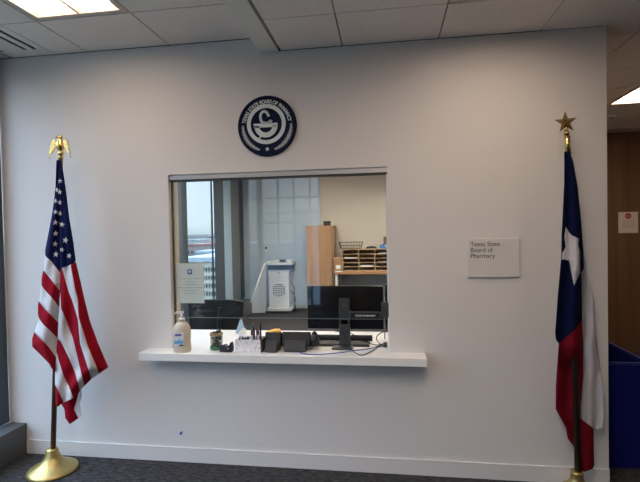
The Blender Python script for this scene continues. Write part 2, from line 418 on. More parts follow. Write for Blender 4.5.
# ================================================================ PASS-THROUGH GLASS, HEADER
bm = NB(); bx(bm, (OX0+.001, .012, OZ1-.034), (OX1-.001, .10, OZ1-.0005)); bx(bm, (OX0+.001, .012, OZ1-.042), (OX1-.001, .10, OZ1-.034), 1)
struct(obj('trim_17', bm, [M_alu, M_black], bevel=.001))
bm = NB(); bx(bm, (OX0+.012, .046, .994), (OX1-.001, .054, OZ1-.042)); g = struct(obj('window_8', bm, M_glass))
bm = NB(); bx(bm, (OX0+.0125, .0455, .9925), (OX1-.001, .0545, .9955)); obj('glass_edge', bm, mat('glass_edge', (.12, .14, .15), .5, spec=.2), g)
bm = NB(); bx(bm, (OX0+.0005, .042, .793), (OX0+.006, .058, OZ1-.043)); obj('glass_channel', bm, mat('channel_brown', (.10, .08, .07), .5), g)
bm = NB(); bx(bm, (OX1-.009, .025, .80), (OX1-.0008, .042, OZ1-.045)); obj('edge_trim', bm, M_white, g)

# counter
CZ = .79
bm = NB()
prof = [(-1.655, -.145), (.228, -.145), (.228, -.001), (OX1-.001, -.001), (OX1-.001, .121), (1.15, .121), (1.15, .60), (-2.3, .60), (-2.3, .121), (OX0+.001, .121), (OX0+.001, -.001), (-1.655, -.001)]
A = [bm.verts.new((x, y, CZ-.05)) for x, y in prof]; B_ = [bm.verts.new((x, y, CZ)) for x, y in prof]
bm.faces.new(A[::-1]); bm.faces.new(B_)
for i in range(len(prof)): j = (i+1) % len(prof); bm.faces.new((A[i], A[j], B_[j], B_[i]))
ct = tag(obj('service_counter', bm, M_white, bevel=.002), 'long white ledge and counter running through the pass-through window', 'counter')
for x in (-2.28, .3, 1.1):
    bm = NB(); bx(bm, (x-.02, .124, 0), (x+.02, .56, CZ-.051)); obj('counter_support', bm, M_white, ct)

# ================================================================ SEAL
t = thing('wall_seal', 'round navy and white pharmacy board seal above the window', 'emblem', (-.775, -.001, 2.283))
M_snavy = mat('seal_navy', (.006, .010, .034), .7, spec=.15); M_sw = mat('seal_white', (.62, .66, .66), .5); M_sg = mat('seal_rim', (.004, .005, .012), .6)
R = .199
Rx = Matrix.Rotation(PI/2, 4, 'X')
bm = NB(); lathe(bm, [(0, 0), (R, 0), (R, .016), (R-.004, .020), (R-.012, .020), (R-.014, .018), (0, .018)], n=72, M=Rx); obj('seal_disc', bm, M_snavy, t)
def ringpoly(bm, r0, r1, a0, a1, y0, y1, n=48, cx=0, cz=0):
    for i in range(n):
        a = a0+(a1-a0)*i/n; b = a0+(a1-a0)*(i+1)/n
        prism(bm, [(cx+r0*math.cos(a), cz+r0*math.sin(a)), (cx+r1*math.cos(a), cz+r1*math.sin(a)), (cx+r1*math.cos(b), cz+r1*math.sin(b)), (cx+r0*math.cos(b), cz+r0*math.sin(b))], y0, y1)
q = R/192.
bm = NB(); ringpoly(bm, 102*q, 127*q, 0, 2*PI, -.020, -.017, 64, -.004, .012); obj('white_ring', bm, M_sw, t)
def S(x, y): return ((x-243)*q, (240-y)*q)
bm = NB(); cx, cz = S(237, 238)
prism(bm, [S(157, 224), S(313, 224), S(312, 249), S(158, 249)], -.021, -.017)
ringpoly(bm, 44*q, 76*q, PI, 2*PI, -.021, -.017, 28, cx, cz+.0)
prism(bm, [(cx-56*q, cz-26*q), (cx+56*q, cz-26*q), (cx+48*q, cz-36*q), (cx-48*q, cz-36*q)][::-1], -.0205, -.017) if False else None
prism(bm, [S(186, 316), S(206, 296), S(214, 304), S(196, 318)], -.0215, -.017)
obj('mortar_bowl', bm, M_sw, t)
bm = NB()
pts = spline([(*S(216, 226),), ][0:0] or [Vector((S(a, b)[0], -.0195, S(a, b)[1])) for a, b in ((222, 225), (207, 205), (203, 180), (210, 158), (230, 148), (248, 160), (258, 182))], 5)
tube(bm, pts, .0095, 8)
pts = [Vector((S(a, b)[0], -.0195, S(a, b)[1])) for a, b in ((262, 224), (272, 205))]; tube(bm, pts, .011, 8)
pts = [Vector((S(a, b)[0], -.0195, S(a, b)[1])) for a, b in ((215, 216), (245, 222), (255, 214))]; tube(bm, pts, .006, 8)
obj('snake', bm, M_sw, t)
for sgn in (-1, 1):
    bm = NB()
    for i in range(18):
        a = math.radians(-180+i*4.2) if sgn < 0 else math.radians(0-i*4.2)
        w_ = .012*math.sin(PI*(i+1.3)/20)+.006
        for s2 in (-1, 1):
            r_ = 158*q; c_ = Vector((r_*math.cos(a), 0, r_*math.sin(a))); n_ = c_.normalized(); tt = Vector((-n_.z, 0, n_.x))*(-sgn)
            tip = c_+n_*s2*w_+tt*(-.010)
            pa, pb = c_+tt*.004, c_-tt*.005
            prism(bm, [(pa.x, pa.z), (tip.x, tip.z), (pb.x, pb.z)], -.020, -.017)
    obj('wreath', bm, M_sw, t)
def star_pts(R_, r_, cx=0, cz=0, rot=0):
    return [(cx+(R_ if k % 2 == 0 else r_)*math.sin(rot+k*PI/5), cz+(R_ if k % 2 == 0 else r_)*math.cos(rot+k*PI/5)) for k in range(10)]
def star_prism(bm, P, y0, y1, mi=0):
    c = (sum(p[0] for p in P)/10, sum(p[1] for p in P)/10)
    for k in range(0, 10, 2):
        prism(bm, [c, P[(k-1) % 10], P[k], P[(k+1) % 10]], y0, y1, mi)
bm = NB(); star_prism(bm, star_pts(.016, .0065, 0, -148*q-.0), -.0205, -.017); obj('seal_star', bm, M_sw, t)
word = 'TEXAS STATE BOARD OF PHARMACY'
wd = {'I': .45, ' ': .5, 'M': 1.25, 'O': 1.1, 'E': .9, 'F': .85, 'S': .9}
tot = sum(wd.get(c_, 1) for c_ in word); a = 172.; span = 164.
for c_ in word:
    w_ = wd.get(c_, 1)*span/tot; am = math.radians(a-w_/2); a -= w_
    if c_ == ' ': continue
    r_ = 141*q
    text_mesh('seal_letter', c_, .034, M_sw, t, (r_*math.cos(am), -.0185, r_*math.sin(am)+.002), (PI/2, 0, 0), .0006, .0009, 'CENTER', .82).rotation_euler = (Matrix.Rotation(PI/2-am, 3, 'Y').to_4x4() @ Matrix.Rotation(PI/2, 4, 'X')).to_euler()

# ================================================================ WALL SIGN
t = thing('wall_sign', 'small square white room sign with three lines of dark lettering', 'sign', (.652, -.001, 1.394))
bm = NB(); bx(bm, (-.153, -.014, -.12), (.153, 0, .12)); obj('sign_plate', bm, mat('sign_face', (.63, .61, .585), .5), t, bevel=.002)
for i, s in enumerate(('Texas State', 'Board of', 'Pharmacy')):
    text_mesh('sign_lettering', s, .0385, mat('sign_ink', (.09, .085, .08), .6), t, (-.139, -.0145, .075-.037*i), bold=.0002, xs=.98)

p = at(181, 433, -.0)
tag(obj('tape_scrap', (lambda b_: (prism(b_, [(p.x-.012, p.z-.013), (p.x+.008, p.z-.009), (p.x+.013, p.z+.012), (p.x-.004, p.z+.009)], -.002, -.0006), b_)[1])(NB()), mat('blue_tape', (.02, .09, .42), .5)),
    'tiny scrap of blue tape stuck low on white wall above baseboard', 'tape')

# ================================================================ FLAGS
def interp(chain, y):
    if y <= chain[0][1]: return chain[0][0]
    for (x0, y0), (x1, y1) in zip(chain, chain[1:]):
        if y <= y1: return x0+(x1-x0)*(y-y0)/(y1-y0) if y1 > y0 else x1
    return chain[-1][0]
def spans(poly, y):
    xs = []
    n = len(poly)
    for i in range(n):
        (x0, y0), (x1, y1) = poly[i], poly[(i+1) % n]
        if (y0 <= y < y1) or (y1 <= y < y0): xs.append(x0+(x1-x0)*(y-y0)/(y1-y0))
    xs.sort(); return list(zip(xs[::2], xs[1::2]))
def cloth_band(bm, poly, depth, mi, step=2.0, n=5, yref=-.3):
    "a strip of cloth between two stripe seams, draped to the depth function"
    y0 = min(p[1] for p in poly); y1 = max(p[1] for p in poly); R_ = max(2, int(math.ceil((y1-y0)/step)))
    prev = None
    for k in range(R_+1):
        y = y0+(y1-y0)*k/R_; ys = min(max(y, y0+.02), y1-.02)
        sp = spans(poly, ys)
        if not sp: prev = None; continue
        a, b = sp[0][0], sp[-1][1]
        row = []
        for j in range(n+1):
            x = a+(b-a)*j/n
            row.append(bm.verts.new(at(x, y, depth(x, y))))
        if prev:
            for j in range(n):
                f = bm.faces.new((prev[j], prev[j+1], row[j+1], row[j])); f.material_index = mi; f.smooth = True
        prev = row
def sm(a, b, x):
    t_ = min(1, max(0, (x-a)/(b-a))); return t_*t_*(3-2*t_)

# --- US flag
YB = -.24
def lerp2(y, tab):
    return interp([(v, yy) for yy, v in tab], y)
# outline chains used for the pleats
LE = [(56.8, 162), (55.7, 187), (52.6, 212), (49.5, 229), (45.3, 256), (41.7, 285), (38, 306), (32.3, 343), (51, 368)]
FO = [(59.2, 162), (59.5, 200), (60, 250), (60.6, 285), (58.7, 310), (57.7, 338), (55.5, 375), (56, 405), (64, 410), (66, 425)]
RE = [(61, 162), (64, 177), (69.2, 218), (75.8, 262), (81.6, 286), (89.6, 320), (97.6, 342), (108, 368), (98, 374), (84, 386), (80, 392), (80, 424)]
def dUSL(x, y):
    a, b = interp(LE, y), interp(FO, y); u = (x-a)/max(1e-3, b-a)
    amp = .012+.05*sm(165, 330, y)
    return YB-.035 - amp*math.sin(PI*min(1, max(0, u)))*.9 - .014*math.sin(8*u+y*.05) + .02*u
def dUSR(x, y):
    a, b = interp(FO, y), interp(RE, y); u = (x-a)/max(1e-3, b-a)
    amp = .014+.055*sm(165, 340, y)
    return YB-.045 - amp*(.5*math.sin(PI*u)+.32*math.sin(3.4*PI*u-.6+.004*y)) - .007*math.sin(y*.09+x*.28)
t = thing('flag_pole', 'brown flag pole with gold eagle finial on a gold base, left side', 'flag pole', (-2.255, -.22, 0))
O = Vector((-2.255, -.22, 0)); top = Vector((-2.125, -.22, 2.10))
def rel(bm, O=O):
    for v in bm.verts: v.co -= O
    return bm
bm = NB(); lathe(bm, [(0, 0), (.155, 0), (.158, .008), (.152, .02), (.14, .028), (.125, .034), (.105, .046), (.075, .065), (.055, .09), (.044, .115), (.038, .14), (.036, .146), (.034, .15), (.03, .155), (.0, .155)], n=48)
bmesh.ops.transform(bm, matrix=Matrix.Translation((0, 0, 0)), verts=bm.verts)
obj('pole_base', bm, M_brass, t)
bm = NB(); cyl(bm, Vector((.006, 0, .12)), top-O, .0165, .014, 20); obj('pole', bm, mat('dark_oak_pole', (.11, .048, .028), .35), t)
# eagle
M_eag = M_gold
bm = NB(); T0 = top-O
prof = [(0, -.01), (.016, -.01), (.018, 0), (.013, .012), (.02, .02), (.022, .028), (.012, .04), (.02, .05), (.026, .068), (.027, .085), (.022, .102), (.014, .115), (.015, .124), (.0165, .134), (.012, .145), (0, .149)]
lathe(bm, prof, T0, 20)
cyl(bm, T0+Vector((-.006, -.01, .134)), T0+Vector((-.016, -.032, .126)), .006, .001, 10)
for s in (-1, 1):
    cyl(bm, T0+Vector((s*.008, 0, .05)), T0+Vector((s*.01, -.008, .024)), .008, .005, 8)
fin = obj('eagle_finial', bm, M_eag, t)
for s in (-1, 1):
    bm = NB()
    # arched wing: shoulder rises beside the head, feathers sweep down to the tip
    top_e = [(.018, .088), (.030, .112), (.044, .120), (.056, .108), (.064, .085), (.070, .055), (.078, .028)]
    bot_e = [(.016, .070), (.028, .078), (.036, .066), (.046, .052), (.054, .040), (.062, .028), (.074, .022)]
    for i in range(len(top_e)-1):
        P = [top_e[i], top_e[i+1], bot_e[i+1], bot_e[i]]
        yy = -.004*i
        prism(bm, [(T0.x+s*a*.95, T0.z+b) for a, b in P], T0.y-.007+yy*.4, T0.y+.006+yy*.4)
    for i in range(7):
        a = top_e[min(6, i)]; 
        cyl(bm, T0+Vector((s*a[0]*.95, -.006, a[1]-.006)), T0+Vector((s*(a[0]*.95+.004), -.008, a[1]-.034)), .0045, .0015, 6)
    obj('wing', bm, M_eag, fin)

fl = thing('american_flag', 'red white and blue flag with stripes and stars hanging at left', 'flag', (-2.2, -.28, 1.5))
FOr = Vector((-2.2, -.28, 1.5))
bm = NB()
# canton (two faces of the fold)
cloth_band(bm, [(56.6, 160), (59.3, 160), (59.5, 200), (60, 250), (60.2, 273), (52, 262), (45.3, 256), (45.3, 250), (49.5, 229), (52.6, 212), (55.7, 187)], dUSL, 0, 2, 6)
cloth_band(bm, [(59.3, 160), (60.9, 160), (64, 177), (66, 191.5), (69.2, 218.5), (73.4, 243), (75.8, 262), (70.7, 264.7), (61.8, 267.8), (60.2, 273), (60, 250), (59.5, 200)], dUSR, 0, 2, 6)
L = [  # (material, polygon)
 (2, [(45.3, 256), (52, 262), (60.2, 273), (60, 291), (53, 282), (47.5, 275), (43.2, 270.5)]),
 (1, [(43.2, 270.5), (47.5, 275), (53, 282), (60, 291), (59, 307), (51, 296.6), (45, 290), (41.7, 285.7), (41.7, 279)]),
 (2, [(41.7, 285.7), (45, 290), (51, 296.6), (59, 307), (58.4, 322.5), (51, 315), (45.3, 309.4), (38.8, 301.3), (39.8, 297)]),
 (1, [(38.8, 301.3), (45.3, 309.4), (51, 315), (58.4, 322.5), (57.7, 338.5), (50.5, 331), (43.9, 325), (39.5, 319), (38, 314.5), (38, 306)]),
 (2, [(39.5, 319), (43.9, 325), (50.5, 331), (57.7, 338.5), (56.4, 358), (51.5, 351), (46.8, 345), (37.3, 335.6), (34.4, 332)]),
 (1, [(34.4, 332), (37.3, 335.6), (46.8, 345), (51.5, 351), (56.4, 358), (55, 373), (51, 367), (49.7, 364), (40, 354), (32.3, 346.5), (32.3, 339)]),
]
for mi, P in L: cloth_band(bm, P, dUSL, mi, 1.5, 5)
Rr = [
 (2, [(61.8, 267.8), (70.7, 264.7), (75, 288), (78, 300), (78.7, 317.4), (87.4, 345), (97.6, 369.7), (98.8, 373.8), (91.6, 379), (86.7, 364), (80.2, 343.6), (78, 319), (72.2, 300), (68.6, 292)]),
 (1, [(70.7, 264.7), (75.8, 262), (81.6, 286.5), (86.7, 308), (89.6, 320), (97.6, 342), (108.4, 367.5), (98.8, 373.8), (97.6, 369.7), (87.4, 345), (78.7, 317.4), (78, 300), (75, 288)]),
 (1, [(60.2, 273), (61.8, 267.8), (68.6, 292), (72.2, 300), (78, 319), (80.2, 343.6), (86.7, 364), (91.6, 379), (84.3, 386), (82, 376), (78.5, 360), (73, 337.8), (67, 321.8), (61.3, 308.7), (60.3, 290)]),
 (2, [(60.3, 303), (61.3, 308.7), (67, 321.8), (73, 337.8), (78.5, 360), (82, 376), (84.3, 386), (80, 391), (74.9, 371.6), (69.8, 360), (61.3, 342), (58, 338.5), (58.6, 318)]),
 (1, [(58, 338.5), (61.3, 342), (69.8, 360), (74.9, 371.6), (80, 391), (73.4, 398.5), (69, 386), (63.2, 374.5), (58.9, 360), (56.6, 352)]),
 (2, [(56.6, 352), (58.9, 360), (63.2, 374.5), (69, 386), (73.4, 398.5), (63.2, 402.5), (58.9, 392), (55.2, 384.7), (55.2, 372)]),
 (1, [(55.2, 384.7), (58.9, 392), (63.2, 402.5), (57.4, 406.8), (56, 405)]),
]
for mi, P in Rr: cloth_band(bm, P, dUSR, mi, 1.5, 5)
dB = lambda x, y: YB+.012-.012*math.sin((x-64)*.35)
cloth_band(bm, [(62, 398), (74, 392), (81, 388), (79.2, 392), (74, 409.4), (78.5, 418), (69.8, 424.2), (65.4, 418), (64.7, 409.4), (61.5, 404)], dB, 1, 1.5, 5)
cloth_band(bm, [(81.2, 388), (81.8, 396), (79.4, 404), (81.6, 415), (78.5, 418), (74, 409.4), (79.2, 392)], dB, 2, 1.5, 4)
# stars
for x, y, s, k in ((60.2, 181, 2.6, 0), (57.2, 190, 2.4, -.2), (59.6, 192, 2.6, .1), (55.8, 201, 2.5, -.1), (59.8, 202.5, 2.6, .2), (55.8, 212, 2.6, 0), (60.0, 213.5, 2.5, .1), (55.4, 222.5, 2.8, .1), (62, 224.5, 3.0, .2),
                (55.6, 233.5, 2.7, 0), (65.3, 240.3, 3.2, .25), (55.2, 244, 3, .1), (62, 249.8, 2.6, .3), (55.8, 254.3, 3, .1), (69.2, 255.8, 2.7, .25)):
    d0 = (dUSL if x < interp(FO, y) else dUSR)
    P = star_pts(s, s*.4, x, -y, k); c = bm.verts.new(at(x, y, d0(x, y)-.0045))
    vs = [bm.verts.new(at(a, -b, d0(a, -b)-.0045)) for a, b in P]
    for k_ in range(10):
        f = bm.faces.new((c, vs[k_], vs[(k_+1) % 10])); f.material_index = 2
rel(bm, FOr)
obj('flag_cloth', bm, [M_navy, M_red, M_whitecloth], fl, solid=.0025)

# --- Texas flag
tp = Vector((1.055, -.13, 0)); tt_ = Vector((1.012, -.13, 2.10))
tt_ = Vector(at(568, 140, -.13)); tpb = Vector(at(578, 470, -.13))
O2 = Vector((1.083, -.13, 0))
t = thing('flag_pole', 'dark flag pole topped with a faceted gold star, right side', 'flag pole', O2)
bm = NB(); lathe(bm, [(0, 0), (.108, 0), (.11, .008), (.106, .02), (.1, .028), (.09, .034), (.08, .046), (.06, .06), (.045, .078), (.036, .10), (.034, .125), (.036, .135), (.032, .142), (0, .142)], n=48); obj('pole_base', bm, M_brass, t)
bm = NB(); dirv = (tt_-tpb); b0 = tpb+dirv*((.11-tpb.z)/dirv.z)
cyl(bm, b0-O2, at(568, 136, -.13)-O2, .0185, .0115, 20)
obj('pole', bm, mat('black_walnut_pole', (.022, .013, .009), .4), t)
bm = NB(); cyl(bm, at(568.3, 154, -.13)-O2, at(566.6, 134, -.13)-O2, .0165, .0135, 20)
a_ = at(566.6, 134, -.13)-O2; bq = at(566, 126, -.13)-O2
cyl(bm, a_, a_+(bq-a_)*.25, .017, .012, 20); cyl(bm, a_+(bq-a_)*.25, bq, .010, .0075, 20)
obj('brass_ferrule', bm, M_gold, t)
bm = NB(); c_ = at(565.8, 122.2, -.13)-O2
P = star_pts(.066, .026, 0, 0, -.06)
vs = [bm.verts.new(c_+Vector((a, 0, b))) for a, b in P]; f0 = bm.verts.new(c_+Vector((0, -.032, 0))); f1 = bm.verts.new(c_+Vector((0, .022, 0)))
for k in range(10):
    bm.faces.new((f0, vs[k], vs[(k+1) % 10])); bm.faces.new((f1, vs[(k+1) % 10], vs[k]))
obj('star_finial', bm, mat('antique_gold', (.45, .30, .11), .25, metal=1), t)

FT = Vector((1.03, -.16, 1.2))
fl = thing('texas_flag', 'blue white and red lone star flag hanging at right', 'flag', FT)
BL = [(564.2, 153), (564.2, 182), (562.7, 216), (561.8, 234.6), (561.4, 257), (558, 294.7), (556.6, 315), (555.3, 333.6), (556.2, 340), (556, 385), (556, 409), (566, 428), (575, 451), (581, 472)]
BR = [(569.3, 152), (573, 162), (577.7, 188), (580.5, 216), (583.3, 251.7), (583.6, 269.5), (581.5, 272), (582, 310), (583, 340), (583, 375), (580, 405), (593.5, 430), (594, 465), (592, 470)]
def dT(x, y):
    a, b = interp(BL, y), interp(BR, y); u = (x-a)/(b-a)
    front = -.150-.02-.012*math.sin(PI*u)-(.010+.012*sm(160, 300, y))*math.sin(2.6*PI*u+.5+y*.006)
    back = -.088-.014*math.sin(2.2*PI*u+y*.02)
    k = sm(345, 372, y)
    return front*(1-k)+back*k
def dTW(x, y): return -.075-.018*math.sin((x-583)*.42+y*.012)-.004*math.sin(y*.16+x*.4)
bm = NB()
cloth_band(bm, [(564.2, 151.5), (569.3, 151.5), (573, 162), (577.7, 188), (580.5, 216), (583.3, 251.7), (583.6, 269.5), (581.2, 272), (582, 320.5), (573, 331.7), (559, 343.6), (556.2, 340), (555.3, 333.6), (556.6, 315), (558, 294.7), (561.4, 257), (561.8, 234.6), (562.7, 216), (564.2, 182)], dT, 0, 2, 12)
cloth_band(bm, [(559, 343.6), (573, 331.7), (582, 320.5), (583, 340), (583, 375), (580.5, 405), (580.8, 419), (593.3, 428), (594, 464.5), (592.3, 469.5), (581, 472.5), (575, 451), (573, 445), (568, 439), (566, 428), (555.7, 409), (556, 385), (556.6, 374.7)], dT, 1, 2, 12)
cloth_band(bm, [(583.2, 253), (586, 263), (589, 281.6), (594, 300), (595.3, 330), (597.5, 350), (603, 385), (604, 419), (602.3, 429), (595, 430), (588, 426), (582, 421.5), (579, 400), (581, 375), (581, 310), (581, 272)], dTW, 2, 2, 10)
P = [(565.9, 227.5), (571, 235), (578.6, 238.7), (578.2, 246), (579.9, 251), (579.9, 273), (574, 285.3), (569.6, 263.9), (568.7, 260), (561.9, 259.8), (562.3, 253.6), (565.9, 247), (564.6, 236.8)]
cloth_band(bm, P, lambda x, y: dT(x, y)-.005, 2, 1, 6)
rel(bm, FT)
obj('flag_cloth', bm, [mat('texas_navy_shaded', (.004, .007, .036), .95, spec=.1, bump=.3, nscale=400), mat('texas_red_shaded', (.16, .005, .014), .95, spec=.1, bump=.3, nscale=400), mat('texas_white', (.52, .50, .53), .9, spec=.1, bump=.3, nscale=400)], fl, solid=.0025)  # navy and red darkened: the flag's shade is put into the cloth

# ================================================================ COUNTER ITEMS
# soap pump bottle
b0 = atz(181, 352, CZ); 
t = thing('soap_bottle', 'clear pump bottle of pale hand soap at left end of ledge', 'soap bottle', (-1.372, -.085, CZ+.0005), .25)
M_soap = mat('pale_soap', (.62, .55, .42), .25, coat=.6)
bm = NB(); 
def oval(bm, prof, sx_=1, sy_=1, n=28, mi=0, c=(0, 0, 0)):
    lathe(bm, prof, (0, 0, 0), n, mi, Matrix.Translation(c) @ Matrix.Diagonal((sx_, sy_, 1, 1)))
oval(bm, [(0, 0), (.052, 0), (.058, .006), (.057, .04), (.054, .07), (.056, .10), (.058, .13), (.054, .16), (.044, .185), (.028, .20), (.017, .206), (.016, .212), (0, .212)], 1.02, .62)
obj('bottle_body', bm, M_soap, t)
bm = NB(); bx(bm, (-.046, -.0372, .045), (.016, -.034, .135)); obj('bottle_label', bm, mat('label_white', (.70, .74, .76), .5), t)
bm = NB(); bx(bm, (-.040, -.0378, .112), (.002, -.0371, .128)); obj('label_band', bm, mat('label_purple', (.16, .12, .36), .5), t)
bm = NB(); bx(bm, (-.044, -.0378, .06), (.014, -.0371, .083)); prism(bm, [(-.02, .083), (-.005, .083), (-.01, .098)], -.0378, -.0371); obj('label_wave', bm, mat('label_blue', (.15, .40, .68), .5), t)
bm = NB(); bx(bm, (-.014, -.0378, .046), (.014, -.0371, .055)); obj('label_bar', bm, M_black, t)
bm = NB(); cyl(bm, (0, 0, .208), (0, 0, .228), .021, .019, 20); cyl(bm, (0, 0, .228), (0, 0, .262), .0085, n=14); bx(bm, (-.038, -.007, .258), (.013, .007, .270)); cyl(bm, (-.038, 0, .264), (-.046, 0, .252), .005, .003, 10)
obj('pump', bm, mat('pump_white', (.70, .68, .66), .35), t)

# jar with burlap band
t = thing('glass_jar', 'glass jar of black clips with a burlap band round its neck', 'jar', (-1.163, -.005, CZ+.0005))
bm = NB(); lathe(bm, [(0, 0), (.040, 0), (.043, .005), (.043, .085), (.038, .098), (.038, .112), (.036, .112), (.036, .098), (.040, .085), (.040, .006), (0, .005)], n=28)
jg = bpy.data.materials.new('jar_glass'); jg.use_nodes = True; b = jg.node_tree.nodes['Principled BSDF']; b.inputs['Base Color'].default_value = (.10, .13, .11, 1); b.inputs['Roughness'].default_value = .05; b.inputs['Alpha'].default_value = .22
obj('jar_body', bm, jg, t)
bm = NB(); lathe(bm, [(.0395, .092), (.044, .095), (.044, .112), (.0395, .114), (.0395, .092)], n=28); obj('burlap_band', bm, mat('burlap', (.34, .24, .14), .9, noise=.3, nscale=200), t)
bm = NB()
for i in range(70):
    a, r_ = random.random()*6.28, random.random()*.029
    c_ = Vector((r_*math.cos(a), r_*math.sin(a), .012+random.random()*.085)); d_ = Vector((random.uniform(-1, 1), random.uniform(-1, 1), random.uniform(-.4, 1))).normalized()*.010
    cyl(bm, c_-d_, c_+d_, .006, n=6)
for a, b_, h in ((-.018, .0, .118), (.0, .01, .125), (.016, -.008, .130), (.022, .012, .138), (-.008, -.016, .122)):
    cyl(bm, (a*.5, b_*.5, .09), (a*1.1, b_*1.1, h), .009, .007, 8)
obj('black_clips', bm, M_dark, t)
bm = NB(); lathe(bm, [(.0435, .003), (.0442, .004), (.0442, .02), (.0435, .021)], n=28); obj('green_band', bm, mat('green_print', (.05, .20, .08), .5), t)

# tape dispenser
t = thing('tape_dispenser', 'small black tape dispenser between the jar and the marble box', 'tape dispenser', (-1.068, -.068, CZ+.0005), -.1)
bm = NB(); prism(bm, [(-.045, 0), (.04, 0), (.044, .02), (.040, .062), (.033, .068), (.026, .050), (.010, .036), (-.02, .038), (-.042, .034), (-.047, .02)], -.02, .02); obj('dispenser_body', bm, M_black, t, bevel=.004)
bm = NB(); cyl(bm, (-.018, -.023, .026), (-.018, .023, .026), .021, n=24); obj('tape_roll', bm, M_dark, t)
bm = NB(); bx(bm, (.012, -.0215, .024), (.022, -.0202, .028)); obj('dispenser_mark', bm, mat('silver_mark', (.6, .6, .6), .4), t)

# marble pen box
M_marble = bpy.data.materials.new('marble_print'); M_marble.use_nodes = True
tt = M_marble.node_tree; b = tt.nodes['Principled BSDF']; b.inputs['Roughness'].default_value = .35
c = tt.nodes.new('ShaderNodeTexCoord'); n = tt.nodes.new('ShaderNodeTexNoise'); n.inputs['Scale'].default_value = 14; n.inputs['Detail'].default_value = 6; n.inputs['Distortion'].default_value = 1.6
r = tt.nodes.new('ShaderNodeValToRGB'); r.color_ramp.elements[0].position = .47; r.color_ramp.elements[0].color = (.78, .77, .79, 1); r.color_ramp.elements[1].position = .53; r.color_ramp.elements[1].color = (.78, .77, .79, 1)
k = r.color_ramp.elements.new(.5); k.color = (.38, .36, .40, 1)
tt.links.new(c.outputs['Object'], n.inputs['Vector']); tt.links.new(n.outputs['Fac'], r.inputs[0]); tt.links.new(r.outputs[0], b.inputs['Base Color'])
t = thing('pen_box', 'white marble patterned desk box with a dark brown end', 'desk organizer', (-.918, -.03, CZ+.0005), .02)
bm = NB()
for lo, hi in (((-.092, -.045, 0), (.082, -.041, .083)), ((-.092, .041, 0), (.082, .045, .09)), ((-.092, -.041, 0), (-.088, .041, .083)), ((-.088, -.041, 0), (.078, .041, .004)), ((.0, -.041, .004), (.003, .041, .083))): bx(bm, lo, hi)
obj('box_body', bm, M_marble, t, bevel=.001)
bm = NB(); bx(bm, (.0822, -.045, 0), (.094, .045, .088)); bx(bm, (.078, -.041, .004), (.082, .041, .083)); obj('box_end', bm, mat('dark_brown', (.05, .025, .02), .5), t)
bm = NB(); bx(bm, (-.086, -.039, .005), (-.002, .039, .07)); obj('box_filling', bm, M_offw, t)
bm = NB()
for i in range(16):
    x, y = random.uniform(-.08, -.012), random.uniform(-.03, .03); z = .074
    lathe(bm, [(0, -.004), (.006, 0), (.007, .008), (0, .014)], (x, y, z), 8)
clips = tag(obj('binder_clips', rel(bm, Vector((0, 0, 0))), M_black), 'heap of small black binder clips in the marble box', 'clips', kind='stuff')
clips.location = (-.918, -.03, CZ+.0005); clips.rotation_euler[2] = .02
pens = [(.012, .0, .14, .0, 'pen', (.14, .015, .05), 'burgundy pen with pale grip, left of the pens in the marble box'),
        (.026, .02, .165, -.05, 'pen', (.10, .012, .04), 'burgundy pen standing at back of the marble box'),
        (.034, -.01, .18, -.12, 'pen', (.015, .04, .03), 'dark green pen leaning tallest in the marble box'),
        (.043, .012, .15, .05, 'pen', (.01, .01, .012), 'black pen in the middle of the marble box'),
        (.056, -.012, .145, .08, 'pen', (.15, .015, .06), 'burgundy marker near the brown end of the marble box'),
        (.068, .006, .185, .05, 'pen', (.008, .008, .01), 'tall black pen beside the brown end of the marble box')]
for i, (x, y, h, lean, nm, col_, lb) in enumerate(pens):
    g_ = thing('pen', lb, 'pen', (-.918+x, -.03+y, CZ+.006), group=None)
    d_ = Vector((lean*.5, 0, 1)).normalized()
    bm = NB(); cyl(bm, (0, 0, 0), d_*h*.72, .0062, n=10); obj('pen_barrel', bm, mat('pen_pale', (.55, .45, .48), .4) if i in (0, 4) else mat('pen_col_%d' % i, col_, .4), g_)
    bm = NB(); cyl(bm, d_*h*.72, d_*h, .0072, .006, 10); obj('pen_cap', bm, mat('pen_col_%d' % i, col_, .4), g_)

# desk phones (seen from behind: tilted display, foot, handset)
def phone(loc, rz, w_, label, handset=True):
    t = thing('desk_phone', label, 'phone', loc, rz)
    bm = NB(); prism_yz = [(.0, .035), (.02, .022), (.13, .010), (.14, .022), (.045, .116), (.028, .120)]
    A = [bm.verts.new((-w_/2, y, z)) for y, z in prism_yz]; B2 = [bm.verts.new((w_/2, y, z)) for y, z in prism_yz]
    bm.faces.new(A); bm.faces.new(B2[::-1])
    for i in range(6): j = (i+1) % 6; bm.faces.new((A[i], B2[i], B2[j], A[j]))
    obj('phone_body', bm, M_black, t, bevel=.003)
    bm = NB(); pts = [(-.045, .0), (.06, .0), (.06, .006), (-.01, .040), (-.004, .07), (-.010, .072), (-.045, .008)]
    A = [bm.verts.new((-w_*.37, y, z)) for y, z in pts]; B2 = [bm.verts.new((w_*.37, y, z)) for y, z in pts]
    bm.faces.new(A); bm.faces.new(B2[::-1])
    for i in range(7): j = (i+1) % 7; bm.faces.new((A[i], B2[i], B2[j], A[j]))
    obj('phone_stand', bm, M_dark, t, bevel=.002)
    if handset:
        bm = NB(); x = w_/2+.025
        pts = spline([(x, .02, .075), (x, .035, .103), (x, .06, .100), (x, .10, .08), (x, .135, .055), (x, .15, .03)], 4)
        tube(bm, pts, .017, 12)
        cyl(bm, (x-.0, .022, .028), (x, .024, .098), .026, .022, 16); cyl(bm, (x, .13, .005), (x, .14, .05), .024, .020, 16)
        obj('handset', bm, M_black, t)
    return t
